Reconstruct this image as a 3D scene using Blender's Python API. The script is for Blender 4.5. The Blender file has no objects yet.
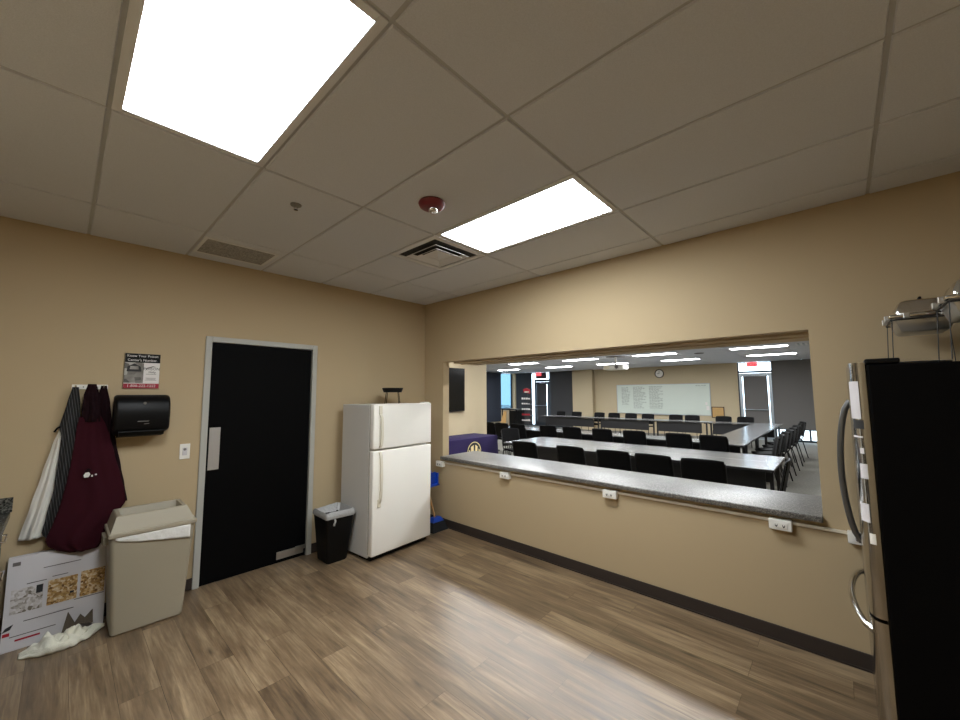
import bpy, bmesh, math, random
from mathutils import Vector, Matrix, noise
random.seed(7)
S = bpy.context.scene
C = S.collection
PI = math.pi

# ------------------------------------------------------------------ materials
def srgb(r, g, b):
    f = lambda c: (c/12.92 if c <= .04045 else ((c+.055)/1.055)**2.4)
    return (f(r/255), f(g/255), f(b/255), 1)

def mat(name, col, rough=.5, metal=0., spec=.5, bump=None, var=None, emit=None, coat=0.):
    m = bpy.data.materials.new(name); m.use_nodes = True
    nt = m.node_tree; b = nt.nodes['Principled BSDF']
    b.inputs['Base Color'].default_value = col
    b.inputs['Roughness'].default_value = rough
    b.inputs['Metallic'].default_value = metal
    b.inputs['Specular IOR Level'].default_value = spec
    b.inputs['Coat Weight'].default_value = coat
    tc = nt.nodes.new('ShaderNodeTexCoord')
    if var:                       # (scale, amount): a soft mottling of the colour
        n = nt.nodes.new('ShaderNodeTexNoise'); n.inputs['Scale'].default_value = var[0]
        n.inputs['Detail'].default_value = 4
        r = nt.nodes.new('ShaderNodeMapRange')
        r.inputs[1].default_value = .3; r.inputs[2].default_value = .7
        r.inputs[3].default_value = 1-var[1]; r.inputs[4].default_value = 1+var[1]
        h = nt.nodes.new('ShaderNodeMix'); h.data_type = 'RGBA'; h.blend_type = 'MULTIPLY'
        h.inputs[0].default_value = 1
        h.inputs[6].default_value = col
        nt.links.new(tc.outputs['Object'], n.inputs['Vector'])
        nt.links.new(n.outputs['Fac'], r.inputs[0])
        nt.links.new(r.outputs[0], h.inputs[7])
        nt.links.new(h.outputs[2], b.inputs['Base Color'])
    if bump:                      # (scale, strength)
        n = nt.nodes.new('ShaderNodeTexNoise'); n.inputs['Scale'].default_value = bump[0]
        n.inputs['Detail'].default_value = 3
        k = nt.nodes.new('ShaderNodeBump'); k.inputs['Strength'].default_value = bump[1]
        k.inputs['Distance'].default_value = .01
        nt.links.new(tc.outputs['Object'], n.inputs['Vector'])
        nt.links.new(n.outputs['Fac'], k.inputs['Height'])
        nt.links.new(k.outputs['Normal'], b.inputs['Normal'])
    if emit:
        b.inputs['Emission Color'].default_value = emit[0]
        b.inputs['Emission Strength'].default_value = emit[1]
    return m

def glass(name, tint, gloss=.08):
    m = bpy.data.materials.new(name); m.use_nodes = True
    nt = m.node_tree; nt.nodes.remove(nt.nodes['Principled BSDF'])
    o = nt.nodes['Material Output']
    t = nt.nodes.new('ShaderNodeBsdfTransparent'); t.inputs[0].default_value = tint
    g = nt.nodes.new('ShaderNodeBsdfGlossy'); g.inputs['Roughness'].default_value = .03
    x = nt.nodes.new('ShaderNodeMixShader'); x.inputs[0].default_value = gloss
    nt.links.new(t.outputs[0], x.inputs[1]); nt.links.new(g.outputs[0], x.inputs[2])
    nt.links.new(x.outputs[0], o.inputs[0])
    return m

def floor_mat():
    m = bpy.data.materials.new('vinyl_plank'); m.use_nodes = True
    nt = m.node_tree; b = nt.nodes['Principled BSDF']; N = nt.nodes.new; L = nt.links.new
    tc = N('ShaderNodeTexCoord'); sx = N('ShaderNodeSeparateXYZ'); cx = N('ShaderNodeCombineXYZ')
    L(tc.outputs['Object'], sx.inputs[0]); L(sx.outputs[1], cx.inputs[0]); L(sx.outputs[0], cx.inputs[1])
    br = N('ShaderNodeTexBrick'); L(cx.outputs[0], br.inputs['Vector'])
    br.offset = .37; br.inputs['Scale'].default_value = 1
    br.inputs['Brick Width'].default_value = 1.22; br.inputs['Row Height'].default_value = .18
    br.inputs['Mortar Size'].default_value = .0012; br.inputs['Bias'].default_value = 0
    br.inputs['Color1'].default_value = (0, 0, 0, 1); br.inputs['Color2'].default_value = (1, 1, 1, 1)
    br.inputs['Mortar'].default_value = (.3, .3, .3, 1)
    bw = N('ShaderNodeRGBToBW'); L(br.outputs['Color'], bw.inputs[0])
    # grain: noise stretched along the plank, shifted from plank to plank
    mp = N('ShaderNodeMapping'); mp.inputs['Scale'].default_value = (1.6, 22, 1)
    L(cx.outputs[0], mp.inputs[0])
    ad = N('ShaderNodeVectorMath'); ad.operation = 'ADD'
    cs = N('ShaderNodeCombineXYZ'); ml = N('ShaderNodeMath'); ml.operation = 'MULTIPLY'; ml.inputs[1].default_value = 37
    L(bw.outputs[0], ml.inputs[0]); L(ml.outputs[0], cs.inputs[2]); L(ml.outputs[0], cs.inputs[0])
    L(mp.outputs[0], ad.inputs[0]); L(cs.outputs[0], ad.inputs[1])
    n1 = N('ShaderNodeTexNoise'); n1.inputs['Scale'].default_value = 1.3; n1.inputs['Detail'].default_value = 7
    n1.inputs['Roughness'].default_value = .62; n1.inputs['Distortion'].default_value = .6
    L(ad.outputs[0], n1.inputs['Vector'])
    mp2 = N('ShaderNodeMapping'); mp2.inputs['Scale'].default_value = (.9, 4.5, 1); L(cx.outputs[0], mp2.inputs[0])
    ad2 = N('ShaderNodeVectorMath'); ad2.operation = 'ADD'; L(mp2.outputs[0], ad2.inputs[0]); L(cs.outputs[0], ad2.inputs[1])
    n2 = N('ShaderNodeTexNoise'); n2.inputs['Scale'].default_value = 1.6; n2.inputs['Detail'].default_value = 4
    L(ad2.outputs[0], n2.inputs['Vector'])
    cr = N('ShaderNodeValToRGB'); e = cr.color_ramp.elements
    e[0].position = .30; e[0].color = srgb(64, 51, 39)
    e[1].position = .72; e[1].color = srgb(168, 146, 116)
    k = cr.color_ramp.elements.new(.5); k.color = srgb(119, 99, 76)
    mx = N('ShaderNodeMath'); mx.operation = 'MULTIPLY_ADD'; mx.inputs[1].default_value = .55
    m2 = N('ShaderNodeMath'); m2.operation = 'MULTIPLY'; m2.inputs[1].default_value = .45
    L(n1.outputs['Fac'], mx.inputs[0]); L(n2.outputs['Fac'], m2.inputs[0]); L(m2.outputs[0], mx.inputs[2])
    m3 = N('ShaderNodeMath'); m3.operation = 'MULTIPLY_ADD'; m3.inputs[1].default_value = .10
    L(bw.outputs[0], m3.inputs[0]); L(mx.outputs[0], m3.inputs[2])
    m4 = N('ShaderNodeMath'); m4.operation = 'SUBTRACT'; m4.inputs[1].default_value = .05
    L(m3.outputs[0], m4.inputs[0]); L(m4.outputs[0], cr.inputs[0])
    # knots and fine dark fibres
    mk = N('ShaderNodeMapping'); mk.inputs['Scale'].default_value = (1.5, 6, 1); L(cx.outputs[0], mk.inputs[0])
    ak = N('ShaderNodeVectorMath'); ak.operation = 'ADD'; L(mk.outputs[0], ak.inputs[0]); L(cs.outputs[0], ak.inputs[1])
    vk = N('ShaderNodeTexVoronoi'); vk.inputs['Scale'].default_value = 1.1; L(ak.outputs[0], vk.inputs['Vector'])
    rk = N('ShaderNodeMapRange'); rk.inputs[1].default_value = .02; rk.inputs[2].default_value = .13
    rk.inputs[3].default_value = .42; rk.inputs[4].default_value = 1; L(vk.outputs['Distance'], rk.inputs[0])
    mf = N('ShaderNodeMapping'); mf.inputs['Scale'].default_value = (5, 110, 1); L(cx.outputs[0], mf.inputs[0])
    nf = N('ShaderNodeTexNoise'); nf.inputs['Scale'].default_value = 1; nf.inputs['Detail'].default_value = 5; L(mf.outputs[0], nf.inputs['Vector'])
    rf = N('ShaderNodeMapRange'); rf.inputs[1].default_value = .3; rf.inputs[2].default_value = .65
    rf.inputs[3].default_value = .84; rf.inputs[4].default_value = 1.08; L(nf.outputs['Fac'], rf.inputs[0])
    mm = N('ShaderNodeMath'); mm.operation = 'MULTIPLY'; L(rk.outputs[0], mm.inputs[0]); L(rf.outputs[0], mm.inputs[1])
    kn = N('ShaderNodeMix'); kn.data_type = 'RGBA'; kn.blend_type = 'MULTIPLY'; kn.inputs[0].default_value = 1
    L(cr.outputs[0], kn.inputs[6]); L(mm.outputs[0], kn.inputs[7])
    sm = N('ShaderNodeMix'); sm.data_type = 'RGBA'; sm.blend_type = 'MULTIPLY'
    sm.inputs[7].default_value = (.45, .42, .4, 1)
    L(br.outputs['Fac'], sm.inputs[0]); L(kn.outputs[2], sm.inputs[6]); L(sm.outputs[2], b.inputs['Base Color'])
    rr = N('ShaderNodeMapRange'); b.inputs['Specular IOR Level'].default_value = .7; rr.inputs[3].default_value = .28; rr.inputs[4].default_value = .42
    L(n1.outputs['Fac'], rr.inputs[0]); L(rr.outputs[0], b.inputs['Roughness'])
    bu = N('ShaderNodeBump'); bu.inputs['Strength'].default_value = .12; bu.inputs['Distance'].default_value = .004
    L(n1.outputs['Fac'], bu.inputs['Height']); L(bu.outputs[0], b.inputs['Normal'])
    return m

def speckle(name, cols, scale, rough, spec=.5):
    m = bpy.data.materials.new(name); m.use_nodes = True
    nt = m.node_tree; b = nt.nodes['Principled BSDF']; N = nt.nodes.new; L = nt.links.new
    tc = N('ShaderNodeTexCoord'); v = N('ShaderNodeTexVoronoi'); v.inputs['Scale'].default_value = scale
    n = N('ShaderNodeTexNoise'); n.inputs['Scale'].default_value = scale*.35; n.inputs['Detail'].default_value = 6
    L(tc.outputs['Object'], v.inputs['Vector']); L(tc.outputs['Object'], n.inputs['Vector'])
    bw = N('ShaderNodeRGBToBW'); L(v.outputs['Color'], bw.inputs[0])
    ad = N('ShaderNodeMath'); ad.operation = 'MULTIPLY_ADD'; ad.inputs[1].default_value = .5
    h = N('ShaderNodeMath'); h.operation = 'MULTIPLY'; h.inputs[1].default_value = .5
    L(bw.outputs[0], ad.inputs[0]); L(n.outputs['Fac'], h.inputs[0]); L(h.outputs[0], ad.inputs[2])
    cr = N('ShaderNodeValToRGB'); e = cr.color_ramp.elements
    e[0].position = .3; e[0].color = cols[0]; e[1].position = .7; e[1].color = cols[2]
    cr.color_ramp.elements.new(.5).color = cols[1]
    L(ad.outputs[0], cr.inputs[0]); L(cr.outputs[0], b.inputs['Base Color'])
    b.inputs['Roughness'].default_value = rough; b.inputs['Specular IOR Level'].default_value = spec
    return m

def stripe_mat(name, base, line, freq, rough=.9):
    m = bpy.data.materials.new(name); m.use_nodes = True
    nt = m.node_tree; b = nt.nodes['Principled BSDF']; N = nt.nodes.new; L = nt.links.new
    tc = N('ShaderNodeTexCoord'); w = N('ShaderNodeTexWave'); w.inputs['Scale'].default_value = freq
    w.inputs['Distortion'].default_value = .6; w.inputs['Detail'].default_value = 1
    w.bands_direction = 'X'
    mp = N('ShaderNodeMapping'); mp.inputs['Rotation'].default_value = (0, math.radians(9), 0)
    L(tc.outputs['Object'], mp.inputs[0]); L(mp.outputs[0], w.inputs['Vector'])
    cr = N('ShaderNodeValToRGB'); cr.color_ramp.elements[0].position = .78; cr.color_ramp.elements[0].color = base
    cr.color_ramp.elements[1].position = .9; cr.color_ramp.elements[1].color = line
    L(w.outputs['Fac'], cr.inputs[0]); L(cr.outputs[0], b.inputs['Base Color'])
    b.inputs['Roughness'].default_value = rough
    return m

M = {}
M['wall'] = mat('beige_paint', srgb(184, 165, 133), .75, spec=.3, bump=(260, .05))
M['wall_back'] = mat('beige_paint_meeting', srgb(192, 177, 148), .75, spec=.3)
M['floor'] = floor_mat()
M['carpet'] = mat('grey_carpet', srgb(128, 126, 120), .95, spec=.1, bump=(400, .3), var=(30, .12))
M['tile'] = mat('ceiling_tile', srgb(211, 214, 222), .9, spec=.1, bump=(300, .18), var=(220, .05))
M['tbar'] = mat('ceiling_bar', srgb(182, 183, 186), .6, spec=.2)
M['fixture'] = mat('fixture_white', srgb(220, 221, 224), .5)
M['lamp'] = mat('lamp_lens', (1, 1, 1, 1), .6, emit=((.93, .98, 1.0, 1), 21))
M['lamp_near'] = mat('lamp_lens_near', (1, 1, 1, 1), .6, emit=((.97, .99, 1, 1), 45))
M['lamp_back'] = mat('lamp_lens_meeting', (1, 1, 1, 1), .6, emit=((.97, .99, 1, 1), 27))
M['base'] = mat('dark_rubber_base', srgb(52, 44, 40), .55, spec=.35)
M['frame'] = mat('grey_door_frame', srgb(176, 176, 170), .45)
M['black_door'] = mat('black_door', srgb(6, 6, 7), .62, spec=.07)
M['steel'] = mat('brushed_steel', (.55, .54, .52, 1), .38, 1.)
M['plate'] = mat('satin_plate', (.46, .44, .42, 1), .5, .6)
M['chrome'] = mat('chrome', (.75, .75, .75, 1), .12, 1.)
M['stainless'] = mat('stainless_door', (.43, .42, .40, 1), .17, 1.)
M['stainless_dark'] = mat('dark_handle', (.16, .165, .17, 1), .3, .9)
M['counter'] = speckle('grey_laminate', (srgb(40, 39, 38), srgb(88, 86, 83), srgb(140, 137, 132)), 210, .33, 1.)
M['granite'] = speckle('dark_laminate', (srgb(24, 25, 24), srgb(58, 60, 58), srgb(110, 110, 106)), 120, .25)
M['cream'] = mat('cream_plastic', srgb(214, 205, 186), .45)
M['white_plastic'] = mat('white_plastic', srgb(236, 234, 228), .35)
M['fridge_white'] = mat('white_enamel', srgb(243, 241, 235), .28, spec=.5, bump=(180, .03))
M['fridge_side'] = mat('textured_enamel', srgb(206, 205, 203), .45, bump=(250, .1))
M['grey_trim'] = mat('grey_trim', srgb(120, 118, 114), .5)
M['handle_cream'] = mat('handle_cream', srgb(222, 216, 200), .35)
M['black'] = mat('black_plastic', srgb(8, 8, 9), .5, spec=.2)
M['black_gloss'] = mat('black_gloss', srgb(7, 7, 9), .42, spec=.2)
M['black_side'] = mat('black_fridge_side', (.0015, .0015, .002, 1), .55, spec=.08)
M['dark_grey'] = mat('dark_grey_plastic', srgb(48, 49, 51), .5)
M['beige_plastic'] = mat('beige_plastic', srgb(158, 150, 132), .5, bump=(220, .06))
M['liner'] = mat('white_liner', srgb(226, 226, 224), .3, bump=(30, .6))
M['liner_grey'] = mat('translucent_liner', srgb(160, 160, 160), .28, bump=(40, .7))
M['wood'] = mat('broom_wood', srgb(190, 145, 92), .5, var=(14, .12))
M['blue'] = mat('blue_plastic', srgb(22, 70, 178), .4)
M['maroon'] = mat('maroon_cloth', srgb(50, 13, 23), .92, spec=.15, bump=(350, .12))
M['dark_maroon'] = mat('dark_maroon_cloth', srgb(26, 9, 14), .92, spec=.15, bump=(350, .12))
M['white_cloth'] = mat('white_cloth', srgb(222, 220, 214), .9, spec=.1, bump=(300, .12))
M['towel'] = mat('towel_cloth', srgb(232, 230, 214), .95, spec=.1, bump=(240, .4))
M['pinstripe'] = stripe_mat('pinstripe_cloth', srgb(22, 22, 24), srgb(78, 78, 80), 22)
M['brown_cloth'] = mat('brown_cloth', srgb(92, 82, 70), .9, bump=(120, .4))
M['card'] = mat('white_card', srgb(208, 205, 208), .6)
M['ink'] = mat('grey_ink', srgb(105, 100, 100), .7)
M['ink_dark'] = mat('dark_ink', srgb(40, 40, 42), .7)
M['red'] = mat('red_print', srgb(168, 24, 44), .5)
M['poster_red'] = mat('poster_red', srgb(158, 22, 48), .45)
M['poster_white'] = mat('poster_white', srgb(226, 222, 220), .45)
M['poster_grey'] = speckle('poster_photo', (srgb(50, 48, 46), srgb(120, 116, 112), srgb(176, 172, 166)), 26, .5)
M['food'] = speckle('food_print', (srgb(110, 78, 40), srgb(186, 146, 86), srgb(222, 206, 178)), 85, .55)
M['food_pale'] = speckle('pale_print', (srgb(120, 112, 100), srgb(196, 190, 186), srgb(212, 208, 210)), 70, .55)
M['clear'] = glass('clear_plastic', (.93, .94, .94, 1), .1)
M['glass'] = glass('window_glass', (.93, .97, .98, 1), .07)
M['tinted'] = glass('tinted_glass', (.27, .36, .41, 1), .05)
M['alarm_red'] = mat('alarm_red', srgb(110, 18, 28), .4)
M['vent_dark'] = mat('vent_dark', srgb(40, 40, 42), .8)
M['purple'] = mat('purple_cloth', srgb(41, 33, 68), .85, spec=.15, bump=(200, .08))
M['gold'] = mat('cream_print', srgb(232, 214, 160), .7)
M['tv'] = mat('tv_screen', srgb(10, 10, 11), .16, spec=.5)
M['chair_black'] = mat('chair_shell', srgb(8, 8, 9), .6, spec=.08)
M['chair_mesh'] = mat('chair_mesh', srgb(10, 10, 11), .55, spec=.1)
M['chair_leg'] = mat('chair_leg', srgb(30, 30, 32), .4, .3)
M['table_top'] = mat('table_laminate', srgb(104, 104, 104), .22, spec=.7)
M['table_dark'] = mat('table_frame', srgb(30, 30, 33), .5)
M['shade'] = mat('charcoal_shade', srgb(70, 70, 72), .85, spec=.2, bump=(500, .1))
M['shade_taupe'] = mat('taupe_shade', srgb(112, 110, 108), .85, spec=.2, bump=(500, .1))
M['shade_navy'] = mat('navy_shade', srgb(52, 56, 66), .85, spec=.2, bump=(500, .1))
M['alum'] = mat('aluminium', (.42, .47, .52, 1), .35, .8)
M['dark_alum'] = mat('dark_aluminium', srgb(44, 52, 60), .4, .3)
M['whiteboard'] = mat('whiteboard', srgb(212, 222, 214), .25)
M['marker'] = mat('marker_ink', srgb(92, 100, 102), .7)
M['cork'] = mat('cork', srgb(196, 158, 102), .85, var=(60, .15))
M['exit'] = mat('exit_red', srgb(200, 40, 50), .4, emit=((1, .12, .15, 1), .8))
M['pave'] = mat('outdoor_paving', srgb(190, 188, 184), .9)
M['taupe'] = mat('taupe_paint', srgb(150, 134, 110), .75, spec=.25)

# ------------------------------------------------------------------ helpers
def obj(name, bm, m, parent=None, smooth=None, solid=None):
    me = bpy.data.meshes.new(name)
    bm.normal_update()
    bm.to_mesh(me); bm.free()
    o = bpy.data.objects.new(name, me); C.objects.link(o)
    for mm in (m if isinstance(m, (list, tuple)) else [m]):
        me.materials.append(mm)
    if smooth is not None:
        me.polygons.foreach_set('use_smooth', [True]*len(me.polygons))
        me.set_sharp_from_angle(angle=math.radians(smooth))
    if parent is not None:
        o.parent = parent
    if solid:
        k = o.modifiers.new('thick', 'SOLIDIFY'); k.thickness = solid; k.offset = 0
    return o

def thing(name, label, cat, loc=(0, 0, 0), rz=0, group=None):
    o = bpy.data.objects.new(name, None); C.objects.link(o)
    o.location = loc; o.rotation_euler = (0, 0, rz); o.empty_display_size = .1
    o['label'] = label; o['category'] = cat
    if group: o['group'] = group
    return o

def tag(o, label, cat, group=None):
    o['label'] = label; o['category'] = cat
    if group: o['group'] = group
    return o

def struct(o):
    o['kind'] = 'structure'; return o

class W:
    """collects shapes given in world metres and stores them relative to a thing's base"""
    def __init__(s, root=None):
        s.bm = bmesh.new(); s.o = Vector(root.location) if root is not None else Vector()
    def box(s, x0, x1, y0, y1, z0, z1, bev=0, seg=2):
        x0, x1 = min(x0, x1), max(x0, x1); y0, y1 = min(y0, y1), max(y0, y1); z0, z1 = min(z0, z1), max(z0, z1)
        r = bmesh.ops.create_cube(s.bm, size=1)
        mtx = Matrix.Translation(Vector(((x0+x1)/2, (y0+y1)/2, (z0+z1)/2))-s.o) @ Matrix.Diagonal((x1-x0, y1-y0, z1-z0, 1))
        bmesh.ops.transform(s.bm, matrix=mtx, verts=r['verts'])
        if bev:
            ed = list({e for v in r['verts'] for e in v.link_edges})
            bmesh.ops.bevel(s.bm, geom=ed, offset=bev, segments=seg, affect='EDGES', profile=.5)
        return s
    def hexa(s, lo, hi, z0, z1, bev=0):
        """frustum between rectangle lo (x0,x1,y0,y1) at z0 and hi at z1"""
        vs = []
        for (a, b, c, d), z in ((lo, z0), (hi, z1)):
            for p in ((a, c), (b, c), (b, d), (a, d)):
                vs.append(s.bm.verts.new(Vector((p[0], p[1], z))-s.o))
        fs = [(0, 3, 2, 1), (4, 5, 6, 7), (0, 1, 5, 4), (1, 2, 6, 5), (2, 3, 7, 6), (3, 0, 4, 7)]
        ff = [s.bm.faces.new([vs[i] for i in f]) for f in fs]
        if bev:
            ed = list({e for f in ff for e in f.edges})
            bmesh.ops.bevel(s.bm, geom=ed, offset=bev, segments=2, affect='EDGES', profile=.5)
        return s
    def prism(s, pts, axis, a, b):
        """outline pts in the plane across axis ('x': (y,z), 'y': (x,z), 'z': (x,y)), from a to b"""
        def P(p, t):
            return {'x': (t, p[0], p[1]), 'y': (p[0], t, p[1]), 'z': (p[0], p[1], t)}[axis]
        lo = [s.bm.verts.new(Vector(P(p, a))-s.o) for p in pts]
        hi = [s.bm.verts.new(Vector(P(p, b))-s.o) for p in pts]
        n = len(pts)
        s.bm.faces.new(lo); s.bm.faces.new(list(reversed(hi)))
        for i in range(n):
            j = (i+1) % n
            s.bm.faces.new((lo[j], lo[i], hi[i], hi[j]))
        bmesh.ops.recalc_face_normals(s.bm, faces=s.bm.faces[:])
        return s
    def tube(s, pts, r, n=8, caps=True):
        pts = [Vector(p)-s.o for p in pts]; rings = []
        rad = r if isinstance(r, (list, tuple)) else [r]*len(pts)
        up = None
        for i, p in enumerate(pts):
            a = pts[max(0, i-1)]; b = pts[min(len(pts)-1, i+1)]
            d = (b-a).normalized()
            if up is None:
                up = Vector((0, 0, 1)) if abs(d.z) < .9 else Vector((1, 0, 0))
            u = (up-d*up.dot(d))
            if u.length < 1e-5: u = d.orthogonal()
            u.normalize(); v = d.cross(u); up = u
            rings.append([s.bm.verts.new(p+(u*math.cos(2*PI*k/n)+v*math.sin(2*PI*k/n))*rad[i]) for k in range(n)])
        for i in range(len(rings)-1):
            for k in range(n):
                l = (k+1) % n
                s.bm.faces.new((rings[i][k], rings[i][l], rings[i+1][l], rings[i+1][k]))
        if caps:
            s.bm.faces.new(list(reversed(rings[0]))); s.bm.faces.new(rings[-1])
        return s
    def lathe(s, prof, cx, cy, n=24, axis='z', base=0):
        """profile of (radius, height) turned about an axis through (cx, cy)"""
        rings = []
        for r, h in prof:
            ring = []
            for k in range(n):
                a = 2*PI*k/n; p, q = r*math.cos(a), r*math.sin(a)
                co = {'z': (cx+p, cy+q, h), 'x': (h, cx+p, cy+q), 'y': (cx+p, h, cy+q)}[axis]
                ring.append(s.bm.verts.new(Vector(co)-s.o))
            rings.append(ring)
        for i in range(len(rings)-1):
            for k in range(n):
                l = (k+1) % n
                s.bm.faces.new((rings[i][k], rings[i][l], rings[i+1][l], rings[i+1][k]))
        s.bm.faces.new(list(reversed(rings[0]))); s.bm.faces.new(rings[-1])
        bmesh.ops.recalc_face_normals(s.bm, faces=s.bm.faces[:])
        return s
    def grid(s, fn, nu, nv):
        vs = [[s.bm.verts.new(Vector(fn(i/nu, j/nv))-s.o) for j in range(nv+1)] for i in range(nu+1)]
        for i in range(nu):
            for j in range(nv):
                s.bm.faces.new((vs[i][j], vs[i+1][j], vs[i+1][j+1], vs[i][j+1]))
        return s
    def quad(s, a, b, c, d):
        s.bm.faces.new([s.bm.verts.new(Vector(p)-s.o) for p in (a, b, c, d)]); return s
    def put(s, name, m, parent=None, smooth=None, solid=None):
        return obj(name, s.bm, m, parent, smooth, solid)

def rrect(x0, x1, z0, z1, r, n=5):
    pts = []
    for cx, cz, a0 in ((x1-r, z1-r, 0), (x0+r, z1-r, 90), (x0+r, z0+r, 180), (x1-r, z0+r, 270)):
        for k in range(n+1):
            a = math.radians(a0+90*k/n); pts.append((cx+r*math.cos(a), cz+r*math.sin(a)))
    return pts

def copy_tree(o, parent=None):
    c = o.copy(); C.objects.link(c)
    if parent is not None: c.parent = parent
    for ch in list(o.children):
        copy_tree(ch, c)
    return c

def lettering(name, body, size, m, parent, mtx, align='CENTER', sx=1.0, extr=.0004):
    cu = bpy.data.curves.new(name, 'FONT'); cu.body = body; cu.size = size; cu.extrude = extr
    cu.align_x = align; cu.align_y = 'CENTER'; cu.resolution_u = 2
    t = bpy.data.objects.new(name, cu); C.objects.link(t)
    dg = bpy.context.evaluated_depsgraph_get(); dg.update()
    me = bpy.data.meshes.new_from_object(t.evaluated_get(dg))
    C.objects.unlink(t); bpy.data.objects.remove(t); bpy.data.curves.remove(cu)
    me.transform(mtx @ Matrix.Diagonal((sx, 1, 1, 1)))
    me.materials.clear(); me.materials.append(m); me.name = name
    o = bpy.data.objects.new(name, me); C.objects.link(o); o.parent = parent
    return o
def facing_ny(x, y, z):      # letters that read from the -Y side
    return Matrix.Translation((x, y, z)) @ Matrix.Rotation(PI/2, 4, 'X')
def facing_nx(x, y, z):      # letters that read from the -X side
    return Matrix.Translation((x, y, z)) @ Matrix.Rotation(-PI/2, 4, 'Z') @ Matrix.Rotation(PI/2, 4, 'X')

ORD = ['first', 'second', 'third', 'fourth', 'fifth', 'sixth', 'seventh', 'eighth', 'ninth', 'tenth', 'eleventh']

# ------------------------------------------------------------------ room sizes
H = 2.891                    # kitchen ceiling
HB = 2.76                    # meeting room ceiling
XL, YR = -4.22, -5.06        # kitchen left and rear walls
FX, LY, RY = 13.5, 8.9, -5.7 # meeting room far, left, right walls
TH = .105
OL, OR, OT, OB = -.378, -4.03, 2.07, .825   # the pass-through opening

# ------------------------------------------------------------------ kitchen shell
struct(W().box(XL-.1, 0, YR-.1, TH, -.1, 0).put('floor', M['floor']))
# far wall with the black door
DX0, DX1, DZ = -2.515, -1.500, 2.184
w = W(); w.box(XL-.12, DX0+.02, 0, TH, 0, 3.0); w.box(DX1-.02, 0, 0, TH, 0, 3.0); w.box(DX0+.02, DX1-.02, 0, TH, DZ-.02, 3.0)
struct(w.put('wall_far', M['wall']))
w = W(); w.box(0, TH, OL, 2.25, 0, 3.0); w.box(0, TH, RY-.1, OR, 0, 3.0)
w.box(0, TH, OR, OL, OT, 3.0); w.box(0, TH, OR, OL, 0, OB)
struct(w.put('wall_right', M['wall']))
struct(W().box(XL-.12, XL, YR-.12, 0, 0, 3.0).put('wall_left', M['wall']))
struct(W().box(XL-.12, 0, YR-.12, YR, 0, 3.0).put('wall_rear', M['wall']))
# header box over the opening
w = W(); w.box(.165, .62, OR-.02, OL-.02, OT-.012, 2.95, .006); w.box(.12, .165, OR, OL, OT+.03, 2.95)
w.box(.30, .33, OR, OL-.02, OT-.02, OT); 
struct(w.put('trim_1', M['wall']))
# baseboards
w = W(); w.box(-.012, 0, YR, 0, .004, .098, .003)
w.box(-.02, -.012, YR, 0, .0, .012)
struct(w.put('baseboard_right', M['base']))
w = W(); w.box(XL, DX0, -.012, 0, .004, .098, .003); w.box(DX1, 0, -.012, 0, .004, .098, .003)
struct(w.put('baseboard_far', M['base']))

# ceiling: lay-in tiles standing a little below the bars
def tiles(name, xs, ys_of, z, skip, mtile, mbar, top):
    w = W(); b = W()
    for i in range(len(xs)-1):
        ys = ys_of(i)
        for j in range(len(ys)-1):
            cx, cy = (xs[i]+xs[i+1])/2, (ys[j]+ys[j+1])/2
            if any(abs(cx-a) < .2 and abs(cy-c) < .3 for a, c in skip): continue
            g = .008
            if xs[i+1]-xs[i] < .05 or ys[j+1]-ys[j] < .05: continue
            x0, x1, y0, y1 = xs[i]+g, xs[i+1]-g, ys[j]+g, ys[j+1]-g
            w.hexa((x0+.004, x1-.004, y0+.004, y1-.004), (x0, x1, y0, y1), z, z+.008)
    struct(w.put(name, mtile))
    b.box(xs[0], xs[-1], ys_of(0)[0], ys_of(0)[-1], z+.0085, top)
    return struct(b.put('trim_2' if name == 'ceiling' else 'trim_3', mbar))
F = .6096; x0 = -.2556
XS = [XL]+[x0-F*i for i in range(6, -1, -1)]+[0]
yP = -3.145
YS = [YR, yP-2*F, yP, yP+2*F, yP+4*F, 0]
def ysof(i):
    if 5 <= i <= 5: return sorted(YS+[yP+3*F])
    return YS
L1 = ((XS[2]+XS[3])/2, yP+F); L2 = ((XS[5]+XS[6])/2, yP+F); VC = (L2[0], yP+2.5*F)
tiles('ceiling', XS, ysof, H-.006, [L1, L2, VC], M['tile'], M['tbar'], 3.0)

def troffer(cx, cy, z, label, group, lens, lx=.6096, ly=1.2192):
    t = thing('ceiling_light', label, 'ceiling light', (cx, cy, z), 0, group)
    hx, hy, b = lx/2-.006, ly/2-.006, .034
    w = W()
    for s in (-1, 1):
        w.box(s*hx, s*(hx-b), -hy, hy, -.004, .006, .002); w.box(-hx+b, hx-b, s*hy, s*(hy-b), -.004, .006, .002)
    w.box(-hx, hx, -hy, hy, .014, .03)
    w.put('frame', M['fixture'], t)
    W().box(-hx+b, hx-b, -hy+b, hy-b, .001, .008).put('diffuser', lens, t)
    return t
troffer(L1[0], L1[1], H-.002, 'large glaring flat ceiling light at the top left of the kitchen ceiling', 'kitchen ceiling lights', M['lamp'])
troffer(L2[0], L2[1], H-.002, 'bright flat ceiling light beside the square air vent', 'kitchen ceiling lights', M['lamp'])

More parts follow.
